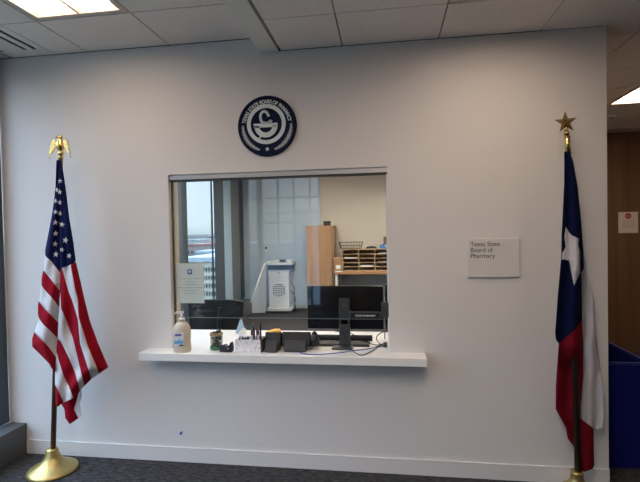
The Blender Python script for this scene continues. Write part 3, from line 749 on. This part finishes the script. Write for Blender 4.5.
phone((-.768, -.03, CZ+.001), -.06, .108, 'black desk phone seen from behind, next to the marble box', False)
phone((-.612, -.01, CZ+.001), .02, .19, 'wider black desk phone with handset, beside the monitor stand', True)
t = thing('sticky_notes', 'yellow and orange paper notes behind the first desk phone', 'notepad', (-.80, .17, CZ+.0005), .3)
bm = NB(); bx(bm, (-.05, -.04, 0), (.05, .04, .085)); obj('note_block', bm, mat('cream_paper', (.70, .62, .42), .8), t)
bm = NB(); prism(bm, [(-.05, .0855), (.045, .0855), (.04, .098), (.0, .10)], -.035, .03); obj('orange_note', bm, mat('orange_paper', (.75, .42, .08), .8), t)

# blue tent card
p = at(242, 331, .5)
t = thing('tent_card', 'small pale blue and white triangular card behind marble box', 'card', (p.x, .48, CZ+.0005))
bm = NB(); A = [(-.045, 0), (.03, 0), (-.002, .115)]
prism(bm, A, -.012, -.008); prism(bm, [(-.045, 0), (.03, 0), (-.002, .115)], .02, .024); bx(bm, (-.045, -.008, 0), (.03, .02, .002)); obj('card_panel', bm, mat('card_blue', (.36, .52, .68), .6), t)
bm = NB(); prism(bm, [(-.03, .0), (.045, .0), (.045, .034), (.03, .05)], -.0165, -.0125); obj('card_corner', bm, M_paper, t)

# monitor (its back, stand and foot)
t = thing('monitor', 'large black computer monitor seen from behind over the counter', 'monitor', (-.315, .15, CZ+.0005))
O3 = Vector((-.315, .15, CZ+.0005))
a = at(307, 286, .15); b_ = at(390.5, 329, .15)
bm = NB(); x0, x1, z0, z1 = a.x, at(383.5, 286, .15).x, at(340, 329, .15).z, at(340, 286, .15).z
bx(bm, (x0-O3.x, 0, z0-O3.z), (x1-O3.x, .022, z1-O3.z)); obj('display_panel', bm, mat('monitor_back', (.010, .011, .013), .18), t, bevel=.003)
bm = NB(); bx(bm, (x0-O3.x+.004, .0222, z0-O3.z+.006), (x1-O3.x-.004, .024, z1-O3.z-.004)); obj('screen', bm, mat('screen_black', (.01, .012, .016), .1), t)
bm = NB(); a = at(338.5, 299, .105); b_ = at(349.5, 300, .105)
bx(bm, (a.x-O3.x, -.045, .012), (b_.x-O3.x, -.022, .155)); bx(bm, (a.x-O3.x, -.045, .185), (b_.x-O3.x, -.001, a.z-O3.z))
bx(bm, (a.x-O3.x, -.045, .155), (a.x-O3.x+.014, -.012, .185)); bx(bm, (b_.x-O3.x-.014, -.045, .155), (b_.x-O3.x, -.012, .185))
st = obj('monitor_stand', bm, mat('stand_grey', (.055, .056, .06), .35), t, bevel=.004)
bm = NB(); bx(bm, (-.062, -.125, 0), (.078, -.035, .011)); obj('monitor_foot', bm, mat('stand_grey', (.055, .056, .06), .35), t, bevel=.004)
bm = NB(); cyl(bm, ((a.x+b_.x)/2-O3.x, -.0462, a.z-O3.z-.04), ((a.x+b_.x)/2-O3.x, -.0455, a.z-O3.z-.04), .012, n=20); obj('stand_mark', bm, mat('mark_dim', (.10, .10, .11), .4), st)
0 and text_mesh('stand_mark', 'hp', .03, mat('mark_dim', (.10, .10, .11), .4), st, ((a.x+b_.x)/2-O3.x, -.0455, a.z-O3.z-.045), align='CENTER')
# second monitor
p = at(385, 286, .34)
t = thing('monitor', 'second black monitor partly hidden by the right window jamb', 'monitor', (p.x+.27, .34, CZ+.0005))
z1 = p.z-CZ; 
bm = NB(); bx(bm, (-.27, 0, .07), (.27, .022, z1+.01)); obj('display_panel', bm, mat('monitor_back', (.010, .011, .013), .18), t, bevel=.003)
bm = NB(); bx(bm, (-.035, -.04, .01), (.035, -.001, .3)); obj('monitor_stand', bm, M_dark, t, bevel=.003)
bm = NB(); bx(bm, (-.12, -.09, 0), (.12, .07, .01)); obj('monitor_foot', bm, M_dark, t, bevel=.003)
# soundbar
t = thing('sound_bar', 'black sound bar lying on the counter behind the monitor stand', 'speaker', (-.315, .262, CZ+.0005))
bm = NB(); tube(bm, [(-.20, 0, .028), (-.195, 0, .028), (.195, 0, .028), (.20, 0, .028)], .021, 16); obj('bar_body', bm, M_dark, t)
for x in (-.165, .145):
    bm = NB(); bx(bm, (x-.015, -.012, 0), (x+.015, .012, .01)); obj('bar_foot', bm, M_black, t)
# keyboard behind
t = thing('keyboard', 'low grey keyboard lying between monitor foot and sound bar', 'keyboard', (-.32, .175, CZ+.0005))
bm = NB(); bx(bm, (-.19, -.055, 0), (.19, .055, .012)); obj('keyboard_case', bm, M_dark, t, bevel=.003)
bm = NB()
for i in range(17):
    for j in range(5): bx(bm, (-.183+i*.0217, -.050+j*.0205, .0122), (-.166+i*.0217, -.034+j*.0205, .017))
obj('keys', bm, M_dark, t)

# intercom on the glass
p = at(386, 310, .03)
t = thing('intercom', 'grey intercom box fixed to lower right corner of the glass', 'intercom', (p.x, .036, p.z))
bm = NB(); bx(bm, (-.030, -.012, -.048), (.0185, .008, .05)); obj('intercom_case', bm, mat('intercom_grey', (.055, .058, .062), .5), t, bevel=.003)
bm = NB()
for i in range(5): bx(bm, (-.02, -.0135, -.03+i*.012), (.010, -.0122, -.026+i*.012))
obj('speaker_grille', bm, M_black, t)
bm = NB(); tube(bm, spline([(-.014, .0, .05), (-.013, .002, .12), (-.013, .003, .17)], 4), .0035, 8); obj('intercom_cable', bm, mat('cable_grey', (.16, .165, .18), .5), t); bm = NB(); tube(bm, spline([(-.012, -.002, -.048), (-.013, .0, -.1), (-.010, .003, -.16), (-.012, .01, -.195)], 4), .0035, 8)
obj('intercom_cable', bm, mat('cable_grey', (.16, .165, .18), .5), t)
# name plate on the glass
a = at(349.5, 312, .04); b_ = at(381, 319, .04)
t = thing('name_plate', 'black strip sign with white capitals at the glass bottom edge', 'sign', ((a.x+b_.x)/2, .0415, (a.z+b_.z)/2))
hw, hh = (b_.x-a.x)/2-.002, (a.z-b_.z)/2+.002
bm = NB(); bx(bm, (-hw, -.004, -hh), (hw, .003, hh)); obj('plate_back', bm, M_black, t)
bm = NB()
bx(bm, (-hw, -.006, hh-.003), (hw, -.0042, hh)); bx(bm, (-hw, -.006, -hh), (hw, -.0042, -hh+.003)); bx(bm, (-hw, -.006, -hh), (-hw+.003, -.0042, hh)); bx(bm, (hw-.003, -.006, -hh), (hw, -.0042, hh))
obj('plate_frame', bm, mat('plate_frame', (.16, .16, .17), .5), t)
text_mesh('plate_lettering', 'VOICE INTERVIEW', .0165, mat('white_lettering', (.75, .75, .75), .5), t, (0, -.0048, -.0065), bold=.0003, align='CENTER', xs=.98)

# cables on the counter
def cable(pts, r_, m_, label):
    bm = NB(); P = [Vector(p) for p in pts]; c = P[0].copy(); c.z = CZ
    tube(bm, spline([p-c for p in P], 8), r_, 8)
    o = tag(obj('cable', bm, m_), label, 'cable'); o.location = c; return o
z = CZ+.004
def cz(px, py, dz=0):
    p = atz(px, py, CZ+.004+dz); return p
cable([cz(297, 351), cz(303, 353.5), cz(315, 354.5), cz(330, 353.5), cz(345, 352), cz(352, 350.5), cz(362, 349.6), cz(372, 348), cz(380, 345.5)], .0028, mat('blue_cable', (.03, .11, .42), .5), 'blue network cable lying along the front of the counter')
cable([at(335, 331, .09), at(343, 333, .085), at(347, 341, .075), cz(352, 350), cz(361, 355), cz(370, 352), cz(378, 347), cz(384, 345)], .003, M_black, 'black cable drooping from monitor stand onto the counter')
cable([at(345, 330, .09), at(352, 334, .09), at(360, 338, .10), at(366, 342, .115), cz(376, 345), cz(384, 343.5)], .0028, M_black, 'second black cable running from monitor stand to the right')
cable([at(389, 332, .12), at(383, 332, .12), at(378, 335, .13), at(376.5, 339, .13), cz(380, 344, .002), cz(386, 346, .002)], .003, M_black, 'looped black cable below the grey intercom')
p = atz(387, 348, CZ)
t = thing('power_adapter', 'small dark power adapter in counter corner below the intercom', 'adapter', (p.x-.004, p.y+.02, CZ+.0005))
bm = NB(); bx(bm, (-.02, -.01, 0), (.005, .02, .03)); obj('adapter_case', bm, M_dark, t, bevel=.003)
bm = NB(); bx(bm, (-.014, -.0112, .012), (.0, -.0102, .020)); obj('adapter_socket', bm, M_grey, t)

# paper notice taped to the glass
a = at(176, 263.5, .057); b_ = at(204.2, 303.2, .057)
t = thing('paper_notice', 'white printed notice with blue emblem taped inside the glass', 'notice', ((a.x+b_.x)/2, .0575, (a.z+b_.z)/2))
hw, hh = (b_.x-a.x)/2, (a.z-b_.z)/2
bm = NB(); bx(bm, (-hw, -.0008, -hh), (hw, .0008, hh)); obj('paper_sheet', bm, M_paper, t)
def blurred_lines(bm, lines, x0, x1, y, zt, dz, h):
    for i, f in enumerate(lines):
        x = -(x1-x0)/2*f; cx = (x0+x1)/2
        while x < (x1-x0)/2*f:
            w_ = random.uniform(.006, .018); bx(bm, (cx+x, y-.0004, zt-dz*i), (cx+min(x+w_, (x1-x0)/2*f), y, zt-dz*i+h*.7)); x += w_+.006
bm = NB(); blurred_lines(bm, (.75, .35, .6, .9, .6, .35), -hw, hw, -.0009, .03, .021, .0055); obj('notice_lines', bm, M_ink, t)
bm = NB()
ringpoly(bm, .010, .019, 0, 2*PI, -.0014, -.0009, 24, 0, .082); prism(bm, [(-.017, .062), (.017, .062), (.015, .072), (-.015, .072)], -.0014, -.0009); obj('notice_emblem', bm, mat('emblem_blue', (.10, .13, .42), .6), t)

# ================================================================ OFFICE
# office chair
t = thing('office_chair', 'black mesh-back office chair behind the counter', 'chair', (-1.53, .98, 0), .12)
M_mesh = mat('chair_mesh', (.018, .019, .022), .8, noise=.3, nscale=300)
bm = NB()
def back_pt(u, v, off=0):
    x = (u-.5)*.48*(1-.10*(1-v)); y = -.06-.06*math.cos((u-.5)*2.4)-.10*(v-.3)*(-.4)+off; zt = .985-.028*(abs(2*u-1)**3); return Vector((x, y, .55+v*(zt-.55)))
N, K = 20, 12
grid = [[bm.verts.new(back_pt(i/N, j/K)) for j in range(K+1)] for i in range(N+1)]
for i in range(N):
    for j in range(K): f = bm.faces.new((grid[i][j], grid[i+1][j], grid[i+1][j+1], grid[i][j+1])); f.smooth = True
obj('backrest', bm, M_mesh, t, solid=.006)
bm = NB(); loop = [back_pt(0, j/K) for j in range(K)]+[back_pt(i/N, 1) for i in range(N+1)]+[back_pt(1, 1-j/K) for j in range(1, K+1)]+[back_pt(1-i/N, 0) for i in range(1, N+1)]
tube(bm, spline(loop, 2), .012, 8); obj('back_frame', bm, M_black, t)
bm = NB(); tube(bm, spline([(-.15, -.125, .90), (0, -.14, .91), (.02, -.14, .90)], 4), .012, 8); tube(bm, spline([(.06, -.14, .93), (.05, -.15, .8), (.04, -.15, .6), (0, -.08, .45), (0, .1, .42)], 5), .018, 8); obj('back_support', bm, M_black, t)
bm = NB(); bx(bm, (-.24, -.05, .42), (.24, .42, .49)); obj('seat', bm, M_dark, t, bevel=.03, seg=4)
for s in (-1, 1):
    bm = NB(); tube(bm, spline([(s*.24, .15, .44), (s*.29, .15, .48), (s*.29, .15, .62)], 4), .013, 8); bx(bm, (s*.29-.03, .05, .62), (s*.29+.03, .28, .645)); obj('armrest', bm, M_black, t, bevel=.004)
bm = NB(); cyl(bm, (0, .18, .09), (0, .18, .42), .025)
obj('gas_column', bm, M_black, t)
for k in range(5):
    a = 2*PI*k/5; bm = NB(); e = Vector((.28*math.cos(a), .18+.28*math.sin(a), .075)); tube(bm, [(0, .18, .10), e*.5+Vector((0, .09, .048)), e], .017, 8); lg = obj('base_leg', bm, M_black, t)
    bm = NB(); cyl(bm, e+Vector((-.02, 0, -.045)), e+Vector((.02, 0, -.045)), .028, n=16); obj('caster', bm, M_dark, lg)

# copier
p0 = at(267, 311, 5.74); 
CO = Vector((at(279.5, 312, 5.74).x, 5.74, 0))
t = thing('copier', 'white office copier with dark control panel and round vented front', 'copier', CO, .06)
M_cop = mat('copier_white', (.62, .64, .66), .45); M_cop2 = mat('copier_grey', (.32, .34, .36), .5)
bm = NB(); bx(bm, (-.205, 0, .10), (.195, .5, .86)); obj('copier_body', bm, M_cop, t, bevel=.012)
bm = NB(); prism(bm, [(-.24, .05), (.25, .05), (.25, .085), (.22, .105), (-.23, .105), (-.25, .085)], -.06, .53); bx(bm, (-.2, .0, .0), (.2, .45, .05), 1); obj('base_plinth', bm, [M_cop, M_dark], t, bevel=.004)
bm = NB(); bx(bm, (-.215, -.035, .855), (.225, .5, .94)); obj('control_panel', bm, mat('copier_dark', (.012, .015, .025), .8, spec=.1), t, bevel=.006)
bm = NB(); bx(bm, (-.235, -.02, .937), (.27, .5, .99)); bx(bm, (-.26, .05, .99), (.24, .46, 1.015)); bx(bm, (.02, .0, 1.0), (.14, .1, 1.04), 1); obj('scanner_lid', bm, [M_cop, M_dark], t, bevel=.008)
bm = NB(); cyl(bm, (0, -.012, .45), (0, .005, .45), .158, n=40); obj('vent_disc', bm, mat('vent_white', (.66, .68, .68), .45), t, bevel=.003)
bm = NB()
for r_, c_ in [(i, j) for i in range(-3, 4) for j in range(-2, 3)]:
    if abs(r_) == 3 and abs(c_) == 2: continue
    bx(bm, (c_*.050-.019, -.0145, .45+r_*.036-.009), (c_*.050+.019, -.0125, .45+r_*.036+.009))
obj('vent_slots', bm, M_dark, t)
bm = NB(); bx(bm, (-.203, -.0015, .70), (.193, -.0002, .704)); bx(bm, (-.02, -.002, .77), (.02, -.0002, .80)); bx(bm, (-.19, -.006, .67), (-.17, -.0002, .69)); obj('tray_lines', bm, M_cop2, t)
bm = NB(); tube(bm, spline([(.20, .25, .6), (.27, .2, .45), (.26, .22, .3), (.29, .1, .15), (.33, .1, .02)], 5), .01, 6); tube(bm, spline([(.20, .3, .4), (.28, .25, .25), (.27, .2, .12), (.31, .25, .02), (.36, .3, .015)], 5), .01, 6)
obj('copier_cable', bm, M_dark, t)
# leaning panel
pp = [at(247.5, 313, 5.66), at(266.0, 263.0, 5.80), at(267.3, 263.0, 5.80), at(267, 312, 5.76)]
for v in (pp[0],): v.z = .003
pp[3].z = .003
bm = NB(); vs = [bm.verts.new(v-pp[0]) for v in pp]; bm.faces.new(vs)
pp = [p_+Vector((-.02, 0, .004)) for p_ in pp]
t = thing('foam_board', 'pale slanted foam board leaning against left side of the copier', 'board', pp[0])
bm.clear(); vs = [bm.verts.new(v-pp[0]) for v in pp]; bm.faces.new(vs); obj('board_face', bm, mat('foam_board', (.42, .48, .54), .5), t, solid=.012)
bm = NB(); cyl(bm, Vector((0, -.008, .002)), pp[1]-pp[0]+Vector((0, -.008, 0)), .016, n=4); obj('board_edge', bm, mat('foam_edge', (.88, .90, .92), .5), t)
# thermostat
p = at(267, 249, 6.3)
t = thing('thermostat', 'small white thermostat on office wall above the copier', 'thermostat', (p.x, 6.299, p.z))
bm = NB(); bx(bm, (-.04, -.025, -.065), (.04, 0, .065)); obj('thermostat_case', bm, M_offw, t, bevel=.006)
bm = NB(); bx(bm, (-.03, -.028, .0), (.012, -.0255, .045)); obj('thermostat_screen', bm, M_dark, t)

# tall wooden cabinet
M_cab = wood('maple_laminate', (.36, .20, .105), (.46, .27, .15), (1, 1, .1), 10, .45)
a = at(305.5, 226, 5.78); b_ = at(331.5, 226, 5.78); H = a.z
CB = Vector(((a.x+b_.x)/2, 5.78, 0)); hw = (b_.x-a.x)/2
t = thing('filing_cabinet', 'tall tan wood-front cabinet left of the mail sorter', 'cabinet', CB)
bm = NB(); bx(bm, (-hw, .02, 0), (hw, .5, H)); obj('cabinet_body', bm, M_cab, t, bevel=.002)
zs = [.03, .42, .80, at(310, 283, 5.78).z, at(310, 266, 5.78).z, H-.01]
zs = [.03, .42, at(310, 283, 5.78).z, at(310, 266, 5.78).z, H-.01]
for i in range(4):
    bm = NB(); bx(bm, (-hw+.004, 0, zs[i]+.003), (hw-.004, .0195, zs[i+1]-.003)); d_ = obj('drawer' if i < 3 else 'cabinet_door', bm, M_cab, t, bevel=.002)
    bm = NB(); bx(bm, (hw-.03, -.012, zs[i+1]-.10), (hw-.02, -.0005, zs[i+1]-.03)); obj('handle', bm, mat('brown_handle', (.20, .12, .07), .5), d_)
bm = NB(); bx(bm, (hw+.0008, .03, 0), (hw+.035, .5, H-.002)); obj('side_panel', bm, mat('cabinet_side', (.30, .19, .11), .5), t)
a = at(320, 225.5, 5.78); b_ = at(329.5, 218, 5.78)
t = thing('small_speaker', 'small black box on top of the tall tan cabinet', 'box', ((a.x+b_.x)/2+.03, 5.84, H+.001))
bm = NB(); bx(bm, (-.065, 0, 0), (.065, .12, .085)); obj('speaker_case', bm, M_black, t, bevel=.008)
bm = NB(); bx(bm, (-.055, -.003, .01), (.055, -.0005, .06)); obj('speaker_front', bm, M_dark, t)

# standing desk along the back wall
DZ = at(345, 272, 5.62).z
x0 = at(334.3, 273, 5.62).x
t = thing('work_desk', 'tan wood desk with grey legs below the mail sorter', 'desk', (x0, 5.62, 0))
bm = NB(); bx(bm, (.0, 0, DZ-.045), (1.9, .68, DZ)); obj('desk_top', bm, wood('desk_wood', (.40, .20, .09), (.50, .27, .13), (.1, 1, 1), 12, .4), t, bevel=.003)
for x, m_ in ((.01, M_offw), (1.80, M_offw)):
    for y in (.03, .56):
        bm = NB(); bx(bm, (x, y, 0), (x+.05, y+.06, DZ-.046)); obj('leg', bm, m_, t, bevel=.003)
bm = NB(); bx(bm, (.075, .03, 0), (.11, .09, DZ-.046)); obj('dark_leg', bm, M_dark, t)
bm = NB(); bx(bm, (.12, .60, .25), (1.79, .615, DZ-.06)); obj('modesty_panel', bm, mat('panel_grey', (.34, .37, .40), .5), t)

# mail sorter
a = at(342, 249.5, 5.72); b_ = at(374.6, 249.5, 5.72); cw = (b_.x-a.x)/2
SH = a.z-DZ-.012; SX = a.x
t = thing('mail_sorter', 'wooden pigeonhole mail sorter standing on the tan desk', 'mail sorter', (SX, 5.72, DZ+.001))
M_sw2 = wood('sorter_wood', (.42, .27, .15), (.52, .35, .20), (.2, 1, 1), 14, .5)
bm = NB(); NC = 4
for i in range(NC+1): bx(bm, (i*cw-.009, 0, 0), (i*cw+.009, .3, SH))
bx(bm, (-.009, 0, SH), (NC*cw+.009, .3, SH+.02)); bx(bm, (-.009, .001, -.0), (NC*cw+.009, .3, .02))
obj('sorter_case', bm, M_sw2, t)
bm = NB()
for k in range(1, 5): 
    for i in range(NC): bx(bm, (i*cw+.0095, .004, SH*k/5-.005), ((i+1)*cw-.0095, .29, SH*k/5+.005))
obj('sorter_shelf', bm, M_sw2, t)
bm = NB(); bx(bm, (-.008, .3005, 0), (NC*cw+.008, .306, SH)); obj('sorter_back', bm, mat('sorter_back', (.24, .165, .11), .6), t)
for (i, k, w_, h_) in ((0, 3, .8, .012), (1, 1, .8, .025), (2, 2, .7, .01), (2, 4, .6, .012)):
    z = SH*k/5+.006 if k else .021
    g_ = tag(obj('paper_stack', (lambda B3: (bx(B3, (-cw*w_/2+.006, 0, 0), (cw*w_/2-.006, .2, h_)), B3)[1])(NB()), M_paper), 'papers in column %s of the sorter, shelf %s from its bottom' % (('one', 'two', 'three')[i], ('one', 'two', 'three', 'four', 'five')[k]), 'paper')
    g_.location = (SX+cw*(i+.5), 5.73, DZ+.0015+z)
TZ = DZ+.001+SH+.0205
# wire basket
t = thing('wire_basket', 'empty wire basket on top of the mail sorter', 'basket', (SX+cw*.53, 5.86, TZ))
bm = NB(); w0, w1, d0, d1, h_ = .19, .225, .10, .13, .125
def rect(w_, d_, z): return [(-w_, -d_, z), (w_, -d_, z), (w_, d_, z), (-w_, d_, z), (-w_, -d_, z)]
M_wire = mat('wire_bronze', (.16, .12, .08), .4, metal=.5)
for z, f in ((.005, 0), (.06, .5), (h_, 1)):
    R_ = rect(w0+(w1-w0)*f, d0+(d1-d0)*f, z)
    for i in range(4): cyl(bm, R_[i], R_[i+1], .005 if f == 1 else .0035, n=6)
for i in range(9):
    s = -1+i/4
    for sd in (-1, 1): cyl(bm, (s*w0, sd*d0, .005), (s*w1, sd*d1, h_), .003, n=6)
for i in range(5):
    s = -1+i/2
    for sd in (-1, 1): cyl(bm, (sd*w0, s*d0, .005), (sd*w1, s*d1, h_), .003, n=6)
obj('wire_frame', bm, M_wire, t)
bm = NB(); 
for i in range(9): s = -1+i/4; cyl(bm, (s*w0, -d0, .005), (s*w0, d0, .005), .003, n=6)
obj('basket_floor', bm, M_wire, t)
# black stapler-like tray and blue binder
p = at(371, 249, 5.82)
t = thing('document_tray', 'low black tray on the sorter between basket and blue box', 'tray', (p.x, 5.84, TZ))
bm = NB(); prism(bm, [(-.11, 0), (.11, 0), (.10, .03), (.02, .045), (-.07, .035)], -.08, .08); obj('tray_body', bm, M_dark, t, bevel=.004)
bm = NB(); bx(bm, (-.09, -.083, .008), (.08, -.0805, .014)); obj('tray_lip', bm, M_grey, t)
p = at(384, 250, 5.82)
t = thing('supply_box', 'blue box with white patch at right end of the sorter top', 'box', (p.x+.02, 5.84, TZ))
bm = NB(); prism(bm, [(-.10, 0), (.13, 0), (.13, .085), (-.03, .085), (-.10, .05)], -.08, .08); obj('box_body', bm, mat('supply_blue', (.06, .22, .55), .5), t, bevel=.003)
bm = NB(); bx(bm, (-.0, -.083, .03), (.05, -.0805, .065)); obj('box_patch', bm, M_paper, t)
p = at(389, 240, 6.3)
t = thing('wall_plaque', 'small brown wooden plaque on office wall near window jamb', 'plaque', (p.x-.0, 6.299, p.z))
bm = NB(); bx(bm, (-.11, -.02, -.07), (.11, 0, .07)); obj('plaque_board', bm, wood('plaque_wood', (.22, .10, .05), (.32, .15, .08), (.2, 1, 1), 12), t, bevel=.003)
bm = NB(); bx(bm, (-.06, -.022, -.03), (.08, -.0205, .03)); obj('plaque_plate', bm, mat('plaque_plate', (.18, .07, .04), .5), t)
# cardboard box beside sorter
a = at(333.3, 257.5, 5.72); b_ = at(340.8, 272, 5.72)
t = thing('cardboard_box', 'narrow brown cardboard box with white label left of the sorter', 'box', ((a.x+b_.x)/2+.012, 5.73, DZ+.001))
hw = (b_.x-a.x)/2
bm = NB(); bx(bm, (-hw, 0, 0), (hw, .25, a.z-DZ)); obj('box_body', bm, mat('cardboard', (.40, .23, .12), .7), t, bevel=.002)
bm = NB(); bx(bm, (-hw*.5, -.002, .05), (hw*.75, -.0003, .12)); obj('box_label', bm, M_paper, t)
bm = NB(); bx(bm, (-.07, -.05, 0), (.06, .01, .015)); o = tag(obj('paper_stack', bm, M_paper), 'loose papers at left end of the tan desk', 'paper'); o.location = (x0+.09, 5.675, DZ+.0005)

# ================================================================ RIGHT SIDE
# blue slim recycling bin
t = thing('recycling_bin', 'tall slim dark blue recycling bin past the right wall end', 'bin', (1.50, .47, 0))
M_bin = mat('bin_blue', (.004, .009, .12), .5, spec=.2)
hw, hd, H = .155, .275, .70
bm = NB()
def rr(hw, hd, z, r_=.03, n=4):
    out = []
    for cx, cy, a0 in ((hw-r_, hd-r_, 0), (-hw+r_, hd-r_, PI/2), (-hw+r_, -hd+r_, PI), (hw-r_, -hd+r_, 1.5*PI)):
        for k in range(n+1): a = a0+PI/2*k/n; out.append((cx+r_*math.cos(a), cy+r_*math.sin(a), z))
    return out
def loft(bm, loops, capb=True, capt=True):
    prev = None
    for L_ in loops:
        ring = [bm.verts.new(p) for p in L_]
        if prev:
            for i in range(len(ring)): j = (i+1) % len(ring); bm.faces.new((prev[i], prev[j], ring[j], ring[i]))
        elif capb: bm.faces.new(ring[::-1])
        prev = ring
    if capt: bm.faces.new(prev)
loft(bm, [rr(hw-.03, hd-.03, 0), rr(hw-.004, hd-.004, H-.012), rr(hw-.012, hd-.012, H-.012), rr(hw-.038, hd-.038, .02)])
obj('bin_body', bm, M_bin, t)
bm = NB(); loft(bm, [rr(hw-.004, hd-.004, H-.02), rr(hw, hd, H-.02), rr(hw, hd, H), rr(hw-.014, hd-.014, H), rr(hw-.014, hd-.014, H-.02), rr(hw-.004, hd-.004, H-.02)], False, False)
obj('bin_rim', bm, mat('bin_rim_blue', (.010, .02, .16), .4), t)
# door notice
p = at(628, 222.5, 3.2)
t = thing('door_notice', 'small white notice with red emblem on the dark wood wall', 'notice', (p.x, 3.199, p.z))
bm = NB(); bx(bm, (-.112, -.004, -.13), (.112, 0, .13)); obj('notice_sheet', bm, mat('notice_paper', (.55, .46, .40), .6), t)
bm = NB(); ringpoly(bm, .018, .036, 0, 2*PI, -.0055, -.0042, 24, 0, .08); bx(bm, (-.01, -.0055, .06), (.01, -.0042, .10)); obj('notice_emblem', bm, mat('emblem_red', (.30, .03, .02), .6), t)
bm = NB()
for i, f in enumerate((.8, .7, .75, .85)):
    x = -.085*f
    while x < .085*f: w_ = random.uniform(.012, .03); bx(bm, (x, -.005, .015-i*.025), (min(x+w_, .09*f), -.0042, .026-i*.025)); x += w_+.006
obj('notice_lines', bm, M_ink, t)

# ================================================================ OUTSIDE
bm = NB(); bx(bm, (-3000, -300, -46), (300, 3000, -45.5)); bx(bm, (-300, -900, -46), (900, -300, -45.5))
M_gr = mat('city_ground', (.055, .062, .05), .9, noise=.5, nscale=.02)
tag(obj('city_ground', bm, M_gr), 'hazy green and grey city ground seen far below window', 'ground', kind='structure')
def building(px0, px1, pyt, dist, depth, col, label, win=None, roof=None, rows=6, cols=6, pyb=None):
    col = tuple(v*.42 for v in col); roof = tuple(v*.5 for v in roof) if roof else None
    a = at(px0, pyt, dist); b_ = at(px1, pyt, dist); c = (a+b_)/2; hw = (b_.x-a.x)/2
    h = c.z+45.5
    t = thing('building', label, 'building', (c.x, dist, -45.5))
    bm = NB(); bx(bm, (-hw, 0, 0), (hw, depth, h)); obj('building_walls', bm, mat('b_%.2f_%.2f_%.2f' % col, col, .8), t)
    if roof:
        bm = NB(); bx(bm, (-hw-.3, -.3, h+.01), (hw+.3, depth, h+1.0)); obj('roof', bm, mat('r_%.2f_%.2f_%.2f' % roof, roof, .8), t)
    if win:
        bm = NB(); cw_, rh = 2*hw/cols, win
        for i in range(cols):
            for k in range(rows):
                zt = h-rh*(k+.55)-rh*.3
                if zt < 1: break
                bx(bm, (-hw+cw_*(i+.25), -.15, zt-rh*.35), (-hw+cw_*(i+.72), -.01, zt+rh*.15))
        obj('windows', bm, mat('far_window', (.03, .04, .05), .5, spec=.2), t)
    return t
CREAM = (.86, .80, .64)
building(183, 216, 262, 90, 30, CREAM, 'cream stone building with pale roof close below the office window', 1.7, (.62, .66, .70), 30, 12)
building(196, 217, 253.5, 170, 30, (.50, .55, .60), 'grey-blue flat building behind the cream one', 3, (.55, .6, .66), 3, 8)
building(184, 203, 246, 260, 40, (.55, .42, .38), 'pinkish brick building with red roof beyond the grey one', 4, (.42, .16, .13), 3, 6)
building(205, 216, 243, 330, 40, (.70, .50, .18), 'small ochre building at the right of the city view', 4, (.5, .34, .2), 2, 4)
building(186, 198, 240.5, 420, 60, (.62, .64, .62), 'white low building in the middle of the city view', 5, (.6, .62, .6), 2, 5)
building(192, 214, 237.5, 600, 60, (.48, .25, .22), 'long red roofed building far off in the city view', 6, (.40, .16, .15), 2, 9)
building(188, 209, 234.5, 900, 80, (.62, .63, .60), 'pale distant building just under the horizon', 8, None, 2, 6)
building(150, 186, 236, 500, 60, (.50, .46, .42), 'brown distant building hidden mostly by the window pier', 6, None, 3, 8)
# the rest of the town, seen only from further aside
random.seed(11)
protos = []
for k, (c_, r_) in enumerate((((.50, .48, .44), (.30, .28, .26)), ((.42, .30, .26), (.40, .16, .13)), ((.60, .58, .52), (.45, .47, .50)))):
    g_ = building(100+k*3, 104+k*3, 252+k*3, 240+k*10, 26, c_, 'town building beyond the west windows', 3.2, r_, 5, 7)
    g_['group'] = 'town buildings beyond the west windows'; protos.append(g_)
for k in range(36):
    d_ = 130+k*16+random.uniform(-6, 6); an = math.radians(98+((k*37) % 62)+random.uniform(-2, 2))
    x_, y_ = d_*math.cos(an)-70, d_*math.sin(an)
    if x_ > -.50*(y_+3)-30: x_ = -.50*(y_+3)-40-random.random()*120
    dup(protos[k % 3], (x_, y_-60, -45.5-random.random()*14), 0)
# buildings to the south, mirrored faintly in the pass-through glass
def south_building(x0, x1, top, dist, col, label):
    t = thing('building', label, 'building', ((x0+x1)/2, -dist, -45.5))
    hw = (x1-x0)/2; h = top+45.5
    bm = NB(); bx(bm, (-hw, -20, 0), (hw, 0, h)); obj('building_walls', bm, mat('s_%.2f' % col[0], col, .8), t)
    bm = NB(); n = int(hw*2/3); 
    for i in range(n):
        for k in range(12): bx(bm, (-hw+3*i+.8, .01, h-3.2*k-2.4), (-hw+3*i+2.2, .12, h-3.2*k-1.0))
    obj('windows', bm, mat('south_window', (.12, .14, .16), .4), t)
    bm = NB(); bx(bm, (-hw-.2, -20.2, h+.01), (hw+.2, .2, h+.5)); obj('roof', bm, mat('south_roof', (.30, .32, .34), .8), t)
south_building(-24, -13, -.5, 62, (.28, .34, .42), 'low grey building faintly mirrored at left of the pass-through glass')
south_building(-12.6, -9.3, 4.2, 60, (.31, .37, .45), 'taller stepped block mirrored near middle of the pass-through glass')
south_building(-8.7, 8, 2.5, 66, (.30, .36, .44), 'broad grey building mirrored just right of the taller block')
